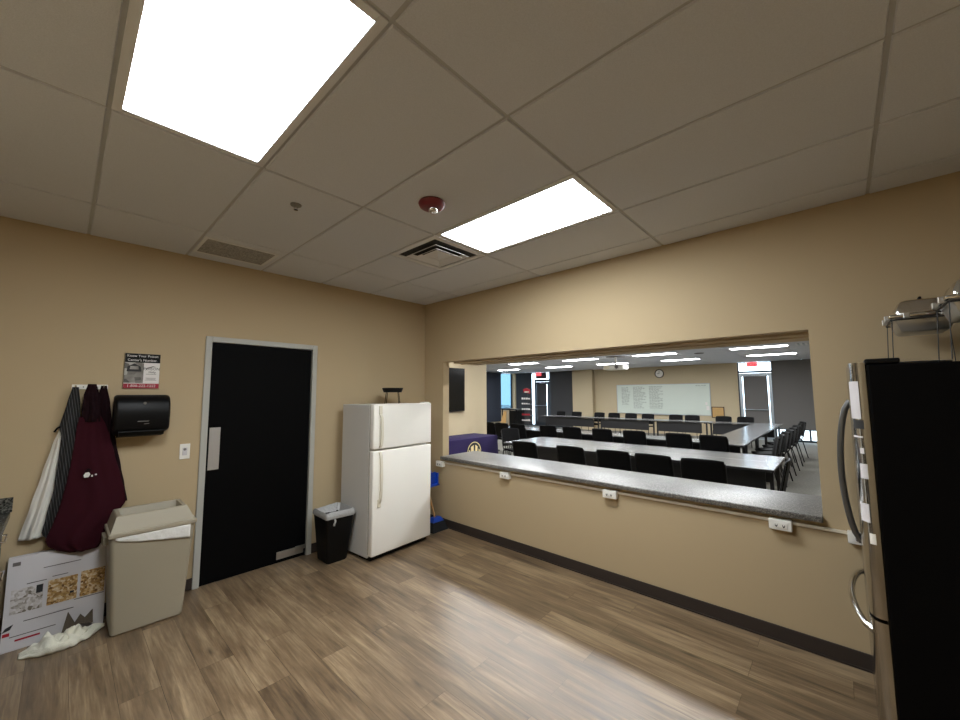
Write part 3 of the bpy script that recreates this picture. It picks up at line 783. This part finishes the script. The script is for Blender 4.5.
def note(z0, z1, k0, k1, m, name, lab, cat):
    o = W()
    pts = door_outline(.0006)[3:14][k0:k1+1]; q = door_outline(.0022)[3:14][k0:k1+1]
    o.prism(pts+q[::-1], 'z', z0, z1)
    ob = o.put(name, m); tag(ob, lab, cat); return ob
note(1.53, 1.70, 1, 8, M['card'], 'paper_note', 'tall white paper sheet near the top of the stainless refrigerator door', 'note')
note(1.485, 1.525, 3, 9, M['ink_dark'], 'magnet', 'dark rectangular magnet directly under the tall paper on the stainless door', 'magnet')
note(1.445, 1.453, 2, 8, M['card'], 'magnet_strip', 'thin white magnet strip on the stainless door above the small notes', 'magnet')
note(1.375, 1.40, 6, 8, M['card'], 'magnet', 'tiny white magnet halfway up the stainless door', 'magnet')
note(1.265, 1.33, 5, 9, M['card'], 'paper_note', 'small white paper note in the middle of the stainless door', 'note')
note(1.075, 1.155, 3, 8, M['card'], 'paper_note', 'white paper note lowest on the stainless door, beside the handle end', 'note')
note(.985, 1.03, 7, 10, M['white_plastic'], 'sticker', 'small white tag on the door edge under the lowest note', 'sticker')

# chafing dishes on top
def chafer(cx, cy, z, lab):
    t = thing('chafing_dish', lab, 'chafing dish', (cx, cy, z), 0, 'chafing dishes on the refrigerator')
    hx, hy = .14, .115; up = .09
    for sx in (-1, 1):
        for sy in (-1, 1):
            W().tube([(sx*(hx+.005), sy*(hy+.01), .004), (sx*hx*.98, sy*hy, .16+up)], .0022, 6).put('leg', M['dark_grey'], t)
    w = W()
    for sy in (-1, 1): w.tube([(-hx, sy*(hy+.004), .155+up), (hx, sy*(hy+.004), .155+up)], .004, 6)
    for sx in (-1, 1): w.tube([(sx*(hx+.004), -hy, .155+up), (sx*(hx+.004), hy, .155+up)], .004, 6)
    w.put('rack_frame', M['dark_grey'], t)
    W().hexa((-hx+.03, hx-.03, -hy+.03, hy-.03), (-hx+.006, hx-.006, -hy+.006, hy-.006), .090+up, .165+up, .012).put('water_pan', M['steel'], t, 35)
    W().box(-hx-.012, hx+.012, -hy-.012, hy+.012, .165+up, .182+up, .006).put('rim', M['chrome'], t, 35)
    lid = W().hexa((-hx+.004, hx-.004, -hy+.004, hy-.004), (-hx+.035, hx-.035, -hy+.035, hy-.035), .182+up, .262+up, .022).put('lid', M['chrome'], t, 45)
    W().tube([(-.05, 0, .260+up), (-.045, 0, .276+up), (.045, 0, .276+up), (.05, 0, .260+up)], .006, 8).put('lid_handle', M['black'], lid, 50)
    for sx, sy in ((-1, -.5), (-1, .5), (-.5, 1), (.5, 1), (-.5, -1), (.5, -1)):
        W().box(sx*(hx+.012)-.012, sx*(hx+.012)+.012, sy*(hy+.012)-.012, sy*(hy+.012)+.012, .158+up, .188+up, .003).put('clip', M['steel'], t)
    return t
chafer(-.27, -4.50, 1.782, 'stainless chafing dish on the black refrigerator, farther left of the two')
chafer(-.72, -4.635, 1.782, 'stainless chafing dish on the black refrigerator cut by the right edge')
t = thing('baking_tray', 'flat dull metal tray lying on the black refrigerator under the chafing dish', 'tray', (-.42, -4.46, 1.777))
w = W(t); w.hexa((-.56, -.24, -4.54, -4.36), (-.575, -.225, -4.555, -4.345), 1.778, 1.80, .004); w.put('pan', M['steel'], t)

# ------------------------------------------------------------------ meeting room shell
struct(W().box(0, FX+.2, RY-.2, LY+.2, -.1, -.002).put('floor_meeting', M['carpet']))
xs = [TH+.62*i for i in range(0, 22)]+[FX]
ysb = [RY+1.2192*i for i in range(0, 12)]+[LY]
tiles('ceiling_meeting', xs, lambda i: ysb, HB, [], M['tile'], M['tbar'], HB+.12)
BX, BY = 3.77, 2.25
struct(W().box(TH, BX, BY, LY+.1, 0, HB+.1).put('wall_screen', M['wall_back']))
struct(W().box(0, FX+.2, RY-.12, RY, 0, HB+.1).put('wall_meeting_right', M['wall_back']))
# left wall with one tall window
WX0, WX1 = 10.05, 13.3
w = W(); w.box(BX, WX0, LY, LY+.15, 0, HB+.1); w.box(WX1, FX+.2, LY, LY+.15, 0, HB+.1); w.box(WX0, WX1, LY, LY+.15, 0, .85)
struct(w.put('wall_meeting_left', M['wall_back']))
# far wall
w = W()
w.box(FX, FX+.15, -1.42, 5.22, 0, HB+.1); w.box(FX, FX+.15, 8.78, LY+.15, 0, HB+.1); w.box(FX, FX+.15, RY-.1, -5.5, 0, HB+.1)
w.box(FX-.28, FX, 4.2, 5.22, 0, HB+.1)
struct(w.put('wall_meeting_far', M['wall_back']))
struct(W().box(TH, FX, RY, RY+.012, .002, .1).put('baseboard_meeting', M['base']))

def storefront(name, axis, frames, panes, mg=None):
    d = bpy.data.objects.new(name, None); C.objects.link(d); d['kind'] = 'structure'
    w = W()
    for a, b, z0, z1 in frames:
        if axis == 'y': w.box(FX+.03, FX+.09, a, b, z0, z1)
        else: w.box(a, b, LY+.03, LY+.09, z0, z1)
    w.put('window_frame', M['dark_alum'], d)
    for a, b, z0, z1 in panes:
        w = W()
        if axis == 'y': w.box(FX+.055, FX+.062, a, b, z0, z1)
        else: w.box(a, b, LY+.055, LY+.062, z0, z1)
        w.put('pane', mg or M['glass'], d)
    return d
# right glazing, door and shade
storefront('window_1', 'y', [(-5.5, -2.42, 0, .06), (-5.5, -2.42, HB-.03, HB), (-2.47, -2.42, 0, HB), (-3.37, -3.32, 0, HB), (-5.5, -5.45, 0, HB), (-2.42, -1.42, HB-.03, HB), (-1.46, -1.42, 0, HB), (-2.42, -1.42, 2.37, 2.44)],
           [(-3.32, -2.47, .06, HB-.03), (-5.45, -3.37, .06, HB-.03), (-2.42, -1.46, 2.44, HB-.03)])
def glass_door(name, ya, yb, zt, mf, mshade, handle_y):
    d = bpy.data.objects.new(name, None); C.objects.link(d); d['kind'] = 'structure'
    y0, y1 = min(ya, yb), max(ya, yb); s = .09
    w = W(); w.box(FX+.02, FX+.07, y0, y0+s, .01, zt, .004); w.box(FX+.02, FX+.07, y1-s, y1, .01, zt, .004)
    w.box(FX+.02, FX+.07, y0+s, y1-s, zt-.12, zt, .004); w.box(FX+.02, FX+.07, y0+s, y1-s, .01, .26, .004)
    lf = w.put('door_leaf', mf, d)
    W().box(FX+.044, FX+.05, y0+s, y1-s, .26, zt-.12).put('pane', M['glass'], d)
    W().box(FX+.005, FX+.018, y0+s+.035, y1-s-.035, .20, zt-.11).put('door_shade', mshade, d)
    W().tube([(FX+.02, y0+.12, 1.05), (FX-.05, y0+.12, 1.05), (FX-.05, y1-.12, 1.05), (FX+.02, y1-.12, 1.05)], .016, 8).put('push_bar', M['alum'], lf)
    w = W(); w.box(FX-.06, FX+.02, handle_y-.15, handle_y+.15, zt-.09, zt-.02, .005); w.put('door_closer', M['alum'], lf)
    return d
glass_door('door_2', -1.46, -2.42, 2.36, M['alum'], M['shade_taupe'], -1.75)
# left glazing, door and shades
storefront('window_2', 'y', [(5.22, 8.78, 0, .06), (5.22, 8.78, HB-.03, HB), (6.66, 6.72, 0, HB), (7.60, 7.62, 0, HB), (8.74, 8.78, 0, HB), (5.22, 5.26, 0, HB), (6.72, 7.60, 2.28, 2.40)],
           [(5.26, 6.66, .06, HB-.03), (7.62, 8.74, .06, HB-.03), (6.72, 7.60, 2.40, HB-.03)])
glass_door('door_3', 6.74, 7.59, 2.27, M['dark_alum'], M['shade'], 7.1)
storefront('window_3', 'x', [(WX0, WX0+.05, .85, HB), (WX1-.05, WX1, .85, HB), (WX0, WX1, .85, .90), (WX0, WX1, HB-.03, HB), (12.3, 12.35, .85, HB)],
           [(WX0+.05, 12.3, .9, HB-.03), (12.35, WX1-.05, .9, HB-.03)], M['tinted'])

def roller(lab, axis, a, b, z0, m, off=.05):
    mid = (a+b)/2
    loc = (FX-off, mid, z0) if axis == 'y' else (mid, LY-off, z0)
    t = thing('roller_shade', lab, 'window shade', loc, 0, None)
    def bx(w, p, q, u, v, c, e): 
        return w.box(loc[0]+u, loc[0]+v, p, q, c, e) if axis == 'y' else w.box(p, q, loc[1]+u, loc[1]+v, c, e)
    bx(W(t), a, b, -.002, .002, z0+.025, HB-.06).put('fabric', m, t)
    bx(W(t), a, b, -.008, .008, z0, z0+.028).put('hem_bar', M['dark_alum'], t)
    bx(W(t), a, b, -.035, .035, HB-.075, HB-.004).put('cassette', m, t)
    return t
roller('wide taupe roller shade over the right window, bright gap under it', 'y', -5.48, -2.44, .40, M['shade_taupe'])
roller('charcoal roller shade right of the left exit door', 'y', 5.235, 6.60, .03, M['shade'])
roller('charcoal roller shade left of the left exit door, behind the display rack', 'y', 7.72, 8.78, .03, M['shade'])
roller('navy roller shade beside the bright uncovered window at the left', 'x', 8.9, 12.25, .25, M['shade_navy'])

t = thing('roller_shade', 'small dark shade over the panel above the left exit door', 'window shade', (FX-.02, 7.15, 2.42))
W(t).box(FX-.022, FX-.018, 6.83, 7.50, 2.43, HB-.05).put('fabric', M['shade'], t)
W(t).box(FX-.04, FX, 6.83, 7.50, HB-.06, HB-.004).put('cassette', M['shade'], t)
def exit_sign(y, lab):
    t = thing('exit_sign', lab, 'exit sign', (FX-.09, y, 2.58), 0, 'exit signs')
    W().box(-.03, .03, -.16, .16, 0, .17, .006).put('housing', M['exit'], t)
    lettering('lettering', 'EXIT', .15, M['white_plastic'], t, facing_nx(-.0315, 0, .085))
    W().box(-.012, .012, -.04, .04, .17, HB-2.58).put('mount', M['white_plastic'], t)
exit_sign(-1.89, 'red exit sign above the glass door at the right')
exit_sign(7.28, 'red exit sign above the glass door at the left')

# outside
o = W().box(FX+.2, FX+30, -25, 40, -.15, -.03).put('floor_outside', M['pave']); struct(o)
o = W().box(-10, FX+.2, LY+.2, 40, -.15, -.03).put('floor_outside_left', M['pave']); struct(o)

# troffers of the meeting room
nm = {10.6: 'farthest row', 8.15: 'second row from the whiteboard wall', 4.9: 'third row from the whiteboard wall', 1.95: 'row nearest the pass-through'}
pos = ['right end', 'second from right', 'third from right', 'fourth from right', 'left end']
for X in (10.6, 8.15, 4.9, 1.95):
    ys = (-2.75, -.30, 2.05, 4.35, 7.0) if X > 5 else (-2.75, -.30, 2.05, 4.35) if X > 2 else (-3.1, -1.7, -.3, 1.1)
    for k, Y in enumerate(ys):
        troffer(X, Y, HB-.003, 'meeting room ceiling light, %s, %s' % (nm[X], pos[k]), 'meeting room ceiling lights', M['lamp_back'] if X > 2 else M['lamp_near'], .45 if X > 2 else .32)
t = thing('air_vent', 'pale ceiling vent beside the right lights of the meeting room', 'vent', (8.1, -3.75, HB-.004))
w = W()
for k in range(6): w.box(-.25, .25, -.25+.09*k, -.21+.09*k, -.012, .004)
w.put('louvres', M['alum'], t); W().box(-.28, .28, -.28, .28, .0, .006).put('frame', M['fixture'], t)
t = thing('ceiling_speaker', 'dark round speaker in the meeting room ceiling above the whiteboard', 'speaker', (8.6, -1.35, HB-.004))
W().lathe([(.12, 0), (.12, -.008), (.10, -.014), (.001, -.014)], 0, 0, 20).put('grille', M['dark_grey'], t)

# whiteboard, clock, cork board
t = thing('whiteboard', 'long pale whiteboard covered with columns of notes on the far wall', 'whiteboard', (FX-.02, 1.31, .79))
W(t).box(FX-.022, FX-.004, -.50, 3.14, .80, 2.02).put('panel', M['whiteboard'], t)
w = W(t)
for z in (.79, 2.01): w.box(FX-.03, FX, -.515, 3.155, z, z+.018)
for y in (-.515, 3.137): w.box(FX-.03, FX, y, y+.018, .79, 2.028)
w.put('frame', M['alum'], t)
W(t).box(FX-.09, FX-.02, .3, 2.3, .775, .79).put('pen_tray', M['alum'], t)
def scribbles(ya, yb, z1, z0, n, w):
    for k in range(n):
        z = z1-(z1-z0)*k/n
        y = ya
        end = ya-(ya-yb)*random.uniform(.55, 1.0)
        while y > end:
            l = random.uniform(.04, .11)
            pts = []
            for q in range(5):
                pts.append((FX-.024, y-l*q/4, z+random.uniform(-.018, .018)))
            w.tube(pts, .0065, 4); y -= l+.03
w = W(t)
scribbles(2.93, 2.55, 1.90, 1.12, 13, w); scribbles(2.42, 1.90, 1.92, .98, 16, w); scribbles(1.75, 1.2, 1.93, .98, 15, w)
scribbles(-.02, -.42, 1.94, 1.86, 1, w)
wr = w.put('writing', M['marker'], t); wr['kind'] = 'stuff'
w = W(t); w.box(FX-.03, FX-.022, -.46, -.36, 1.0, 1.16); w.box(FX-.03, FX-.022, -.40, -.33, 1.2, 1.3); w.put('paper_slip', M['poster_white'], t)
t = thing('wall_clock', 'round white wall clock with black rim above the whiteboard', 'clock', (FX-.02, 1.31, 2.27))
W(t).lathe([(.17, FX-.002), (.18, FX-.02), (.18, FX-.045), (.155, FX-.05), (.15, FX-.03), (.001, FX-.03)], 1.31, 2.465, 32, 'x').put('rim', M['black'], t, 40)
W(t).lathe([(.152, FX-.035), (.001, FX-.036)], 1.31, 2.465, 32, 'x').put('dial', M['white_plastic'], t)
W(t).box(FX-.042, FX-.038, 1.304, 1.316, 2.465, 2.58).put('hand', M['black'], t)
W(t).box(FX-.042, FX-.038, 1.31, 1.40, 2.458, 2.472).put('hand', M['black'], t)
t = thing('notice_board', 'small cork notice board with dark frame right of the whiteboard', 'notice board', (FX-.02, -.735, .72))
W(t).box(FX-.02, FX-.004, -.92, -.55, .74, 1.11).put('cork', M['cork'], t)
w = W(t)
for z in (.715, 1.105): w.box(FX-.03, FX, -.945, -.525, z, z+.028)
for y in (-.945, -.553): w.box(FX-.03, FX, y, y+.028, .715, 1.133)
w.put('frame', mat('brown_frame', srgb(70, 52, 38), .6), t)

# projector
t = thing('projector', 'white projector hanging from the meeting room ceiling on a pole', 'projector', (7.9, .73, 2.36))
W(t).box(7.68, 8.1, .43, 1.03, 2.36, 2.50, .015).put('body', M['white_plastic'], t, 35)
W(t).lathe([(.05, 7.66), (.055, 7.69), (.001, 7.69)], .62, 2.43, 20, 'x').put('lens', M['ink'], t)
w = W(t)
for k in range(5): w.box(7.676, 7.682, .84, 1.0, 2.385+.02*k, 2.393+.02*k)
w.put('exhaust_grille', M['gold'], t)
W(t).box(7.8, 7.98, .65, .81, 2.50, 2.525, .004).put('mount_plate', M['black'], t)
W(t).tube([(7.89, .73, 2.52), (7.89, .73, HB)], .03, 12).put('pole', M['white_plastic'], t, 50)
W(t).box(7.75, 8.03, .5, .96, HB-.02, HB-.002).put('ceiling_plate', M['ink'], t)

# wall TV
t = thing('television', 'black wall mounted television seen at a slant through the left of the opening', 'television', (2.1, BY-.08, 1.32))
W(t).box(1.28, 2.93, BY-.085, BY-.05, 1.27, 2.24, .006).put('bezel', M['black'], t)
W(t).box(1.30, 2.91, BY-.088, BY-.084, 1.29, 2.22).put('screen', M['tv'], t)
W(t).box(1.9, 2.3, BY-.05, BY-.001, 1.6, 1.95).put('wall_bracket', M['dark_grey'], t)

# purple covered table
t = thing('covered_table', 'table under a fitted purple cloth with a round striped emblem', 'table', (2.30, 1.83, 0))
w = W(t); w.hexa((1.33, 3.28, 1.44, 2.21), (1.36, 3.25, 1.465, 2.185), .005, .745, .012)
cl = w.put('cloth', M['purple'], t, 30)
w = W(t); cx_, cz_, yy = 2.49, .47, 1.452
w.lathe([(.20, yy+.001), (.20, yy-.0045), (.001, yy-.0045)], cx_, cz_, 36, 'y'); w.put('emblem_disc', M['ink_dark'], cl)
w = W(t)
def ringpts(r0, r1, n=40):
    for k in range(n):
        a, b = 2*PI*k/n, 2*PI*(k+1)/n
        w.quad((cx_+r0*math.cos(a), yy-.006, cz_+r0*math.sin(a)), (cx_+r1*math.cos(a), yy-.006, cz_+r1*math.sin(a)), (cx_+r1*math.cos(b), yy-.006, cz_+r1*math.sin(b)), (cx_+r0*math.cos(b), yy-.006, cz_+r0*math.sin(b)))
ringpts(.185, .2)
w.prism([(cx_-.095, cz_-.11), (cx_-.02, cz_-.03), (cx_-.02, cz_+.135), (cx_-.10, cz_+.10)], 'y', yy-.0065, yy-.004)
w.prism([(cx_+.03, cz_-.09), (cx_+.085, cz_-.02), (cx_+.095, cz_+.10), (cx_+.03, cz_+.135)], 'y', yy-.0065, yy-.004)
w.prism([(cx_-.165, cz_-.06), (cx_-.125, cz_-.06), (cx_-.13, cz_+.05), (cx_-.155, cz_+.03)], 'y', yy-.0065, yy-.004)
w.prism([(cx_+.12, cz_-.06), (cx_+.165, cz_-.06), (cx_+.155, cz_+.03), (cx_+.135, cz_+.05)], 'y', yy-.0065, yy-.004)
w.put('emblem_stripes', M['gold'], cl, solid=.001)

# ------------------------------------------------------------------ tables
def table(x0_, x1_, y0_, y1_, lab, panel_side, group):
    """panel_side: which edge carries the modesty panel ('x0','x1','y0','y1')"""
    t = thing('training_table', lab, 'table', ((x0_+x1_)/2, (y0_+y1_)/2, 0), 0, group)
    W(t).box(x0_+.002, x1_-.002, y0_+.002, y1_-.002, .712, .742, .004).put('tabletop', M['table_top'], t)
    W(t).box(x0_+.0, x1_-.0, y0_+.0, y1_-.0, .716, .738).put('edge_band', M['table_dark'], t)
    along_y = (y1_-y0_) > (x1_-x0_)
    if along_y:
        for y in (y0_+.06, y1_-.06):
            w = W(t); xm = (x0_+x1_)/2
            w.box(xm-.03, xm+.03, y-.02, y+.02, .05, .712); w.box(x0_+.05, x1_-.05, y-.025, y+.025, .02, .055, .008); w.box(x0_+.08, x1_-.08, y-.02, y+.02, .69, .712)
            w.put('leg', M['table_dark'], t)
        xp = x0_+.10 if panel_side == 'x0' else x1_-.10
        W(t).box(xp-.008, xp+.008, y0_+.15, y1_-.15, .38, .70).put('modesty_panel', M['table_dark'], t)
    else:
        for x in (x0_+.06, x1_-.06):
            w = W(t); ym = (y0_+y1_)/2
            w.box(x-.02, x+.02, ym-.03, ym+.03, .05, .712); w.box(x-.025, x+.025, y0_+.05, y1_-.05, .02, .055, .008); w.box(x-.02, x+.02, y0_+.08, y1_-.08, .69, .712)
            w.put('leg', M['table_dark'], t)
        yp = y0_+.10 if panel_side == 'y0' else y1_-.10
        W(t).box(x0_+.15, x1_-.15, yp-.008, yp+.008, .38, .70).put('modesty_panel', M['table_dark'], t)
    return t
g1 = 'light grey training tables in the meeting room'
table(2.38, 3.01, -3.53, -1.48, 'grey table nearest the ledge, right one of its row', 'x1', g1)
table(2.38, 3.01, -1.475, .575, 'grey table nearest the ledge, left one of its row', 'x1', g1)
table(3.015, 3.66, -3.53, -1.48, 'grey table behind the nearest row, at the right end', 'x1', g1)
table(3.015, 3.66, -1.475, .575, 'grey table behind the nearest row, at the left end', 'x1', g1)
for k, (a, b) in enumerate(((-2.88, -.68), (-.675, .725), (.73, 3.22))):
    table(4.74, 5.37, a, b, 'grey table in the second row behind the mesh chair backs, ' + ('at its right end', 'in its middle', 'at its left end')[k], 'x1', g1)
for k, (a, b) in enumerate(((5.40, 7.05), (7.055, 8.70), (8.705, 10.35))):
    table(a, b, -2.86, -2.20, 'grey table of the side row leading to the right door, ' + ('nearest end', 'middle one', 'farthest end')[k], 'y1', g1)
for k, (a, b) in enumerate(((-2.86, -1.03), (-1.025, .60), (.605, 2.65), (2.655, 5.1))):
    table(10.38, 11.0, a, b, 'grey table in the far row before the whiteboard, ' + ('at its right end', 'second from the right', 'second from the left', 'at its left end')[k], 'x0', g1)

# ------------------------------------------------------------------ chairs (local: faces +Y, backrest at -Y)
def make_chair():
    t = thing('stacking_chair', '', 'chair', (0, 0, 0))
    def seat(u, v):
        x = -.22+.44*u; y = -.20+.43*v
        return (x*(1-.06*v), y, .455+.012*(abs(2*u-1)**2)-.03*max(0, v-.8)*5*(v-.8)*5*.3+.01*(1-v))
    W().grid(seat, 10, 10).put('seat', M['chair_black'], t, 50, solid=.03)
    def back(u, v):
        x = (-.225+.45*u)*(1-.10*(v**3)*.4); z = .53+.37*v
        y = -.235-.075*v-.03*(1-(2*u-1)**2)
        return (x, y, z-.012*(abs(2*u-1)**3)*v)
    W().grid(back, 12, 10).put('backrest', M['chair_mesh'], t, 50, solid=.022)
    for s in (-1, 1):
        W().tube([(s*.205, .20, .44), (s*.225, .235, .01)], .011, 8).put('leg', M['chair_leg'], t, 50)
        W().tube([(s*.222, -.20, .46), (s*.222, -.215, .42), (s*.235, -.30, .01)], .011, 8).put('leg', M['chair_leg'], t, 50)
        W().tube([(s*.222, -.19, .45), (s*.224, -.238, .55), (s*.222, -.30, .86)], .010, 8).put('back_upright', M['chair_leg'], t, 50)
    w = W(); w.tube([(-.205, .19, .435), (.205, .19, .435)], .009, 6); w.tube([(-.222, -.19, .445), (.222, -.19, .445)], .009, 6)
    w.put('seat_frame', M['chair_leg'], t)
    return t
proto = make_chair(); used = False
def chair(x, y, rz, lab, group):
    global used
    c = proto if not used else copy_tree(proto)
    used = True
    c.location = (x, y, 0); c.rotation_euler = (0, 0, rz); c['label'] = lab; c['group'] = group
RX = -PI/2           # faces +X
for k, y in enumerate((-.41, -1.25, -1.87, -2.415, -2.93)):
    chair(1.98, y, RX+(.05, -.03, .04, -.05, .06)[k], '%s black chair from the left along the ledge side of the nearest table' % ORD[k], 'chairs at the nearest table')
chair(2.26, -3.36, 0.04, 'black chair seen edge-on at the right end of the nearest table', 'chairs at the nearest table')
for k, y in enumerate((2.93, 2.42, 1.91, 1.04, .41, -.34, -1.02, -1.86, -2.45)):
    chair(4.90-(.06 if k < 3 else 0), y, RX+random.uniform(-.08, .08), '%s dark mesh chair from the left in the second row, back toward us' % ORD[k], 'chairs of the second row')
for k, y in enumerate((4.74, 3.98, 2.99, 2.35, 1.72, 1.10, .145, -.41, -1.31, -1.90)):
    chair(11.05, y, PI/2+random.uniform(-.07, .07), '%s dark chair from the left in the far row under the whiteboard' % ORD[k], 'chairs of the far row')
for k, x in enumerate((4.95, 5.5, 6.1, 6.75, 7.4, 8.1, 8.85, 9.65)):
    chair(x, -3.02-.012*k, .3+random.uniform(-.12, .12), '%s dark chair along the right side row, counted from the ledge' % ORD[k], 'chairs of the side row')
chair(3.3, .95, PI-.35, 'dark chair turned at the left end of the nearest tables', 'chairs at the nearest table')

# ------------------------------------------------------------------ cart and display rack at the left
t = thing('equipment_cart', 'black equipment cart with a slanted pale panel in the left of the meeting room', 'cart', (6.9, 3.95, 0))
W(t).box(6.75, 7.2, 3.62, 4.25, 1.12, 1.15, .005).put('top_shelf', M['black'], t)
W(t).box(6.75, 7.2, 3.62, 4.25, .30, .33, .005).put('bottom_shelf', M['black'], t)
for x in (6.77, 7.18):
    for y in (3.64, 4.23):
        W(t).tube([(x, y, .05), (x, y, 1.13)], .018, 8).put('post', M['black'], t)
        W(t).lathe([(.03, x-.012), (.03, x+.012), (.001, x+.012)], y, .031, 14, 'x').put('caster', M['dark_grey'], t)
W(t).box(6.74, 7.16, 3.66, 3.92, .33, 1.10, .01).put('cabinet', M['black'], t)
w = W(t); w.prism([(4.30, .62), (4.05, .62), (4.02, 1.08), (4.12, 1.08)], 'x', 6.72, 6.74); w.put('slanted_panel', M['cork'], t)
t = thing('display_rack', 'tall display rack with a red top and white cards before the charcoal shade', 'rack', (7.1, 3.42, 0))
W(t).lathe([(.20, 0), (.20, .02), (.03, .04), (.001, .04)], 7.1, 3.42, 20).put('base', M['black'], t)
W(t).tube([(7.1, 3.42, .03), (7.1, 3.42, 1.78)], .014, 8).put('pole', M['dark_grey'], t)
w = W(t); w.prism([(3.30, 1.66), (3.54, 1.70), (3.56, 1.80), (3.44, 1.84), (3.30, 1.80)], 'x', 7.05, 7.08); w.put('topper', M['red'], t)
W(t).box(7.04, 7.05, 3.33, 3.50, 1.695, 1.735).put('topper_label', M['poster_white'], t)
for k, z in enumerate((1.48, 1.32, 1.14, .96, .78)):
    s = W(t).box(7.0, 7.2, 3.26, 3.60, z-.02, z-.008).put('shelf', M['dark_grey'], t)
    for q in range(4):
        W(t).box(7.0, 7.006, 3.27+.085*q, 3.335+.085*q, z-.01, z+(.05, .035, .07, .05, .06)[k]*random.uniform(.5, 1.1)).put('card', M['red'] if k == 3 else M['poster_white'], s)

# ------------------------------------------------------------------ sky, camera, view
wd = bpy.data.worlds.new('sky'); S.world = wd; wd.use_nodes = True
bg = wd.node_tree.nodes['Background']; bg.inputs[0].default_value = (.72, .86, 1, 1); bg.inputs[1].default_value = 6

cam = bpy.data.cameras.new('camera'); co = bpy.data.objects.new('camera', cam); C.objects.link(co)
cam.sensor_fit = 'HORIZONTAL'; cam.sensor_width = 36; cam.lens = 36*386.6831/960; cam.clip_start = .05; cam.clip_end = 200
yaw, pit, rol = .8224, .0881, -.0047
fwd = Vector((math.sin(yaw)*math.cos(pit), math.cos(yaw)*math.cos(pit), math.sin(pit)))
rt = Vector((math.cos(yaw), -math.sin(yaw), 0)); up = rt.cross(fwd)
r2 = rt*math.cos(rol)+up*math.sin(rol); u2 = -rt*math.sin(rol)+up*math.cos(rol)
mt = Matrix((r2, u2, -fwd)).transposed().to_4x4(); mt.translation = Vector((-3.366, -4.1625, 1.6498))
co.matrix_world = mt
S.camera = co
S.view_settings.view_transform = 'Standard'; S.view_settings.look = 'None'; S.view_settings.gamma = 1
S.view_settings.use_curve_mapping = False; S.view_settings.exposure = .45
S.cycles.max_bounces = 10; S.cycles.diffuse_bounces = 6; S.cycles.use_denoising = True
S.cycles.caustics_reflective = False; S.cycles.caustics_refractive = False
S.cycles.sample_clamp_indirect = 6
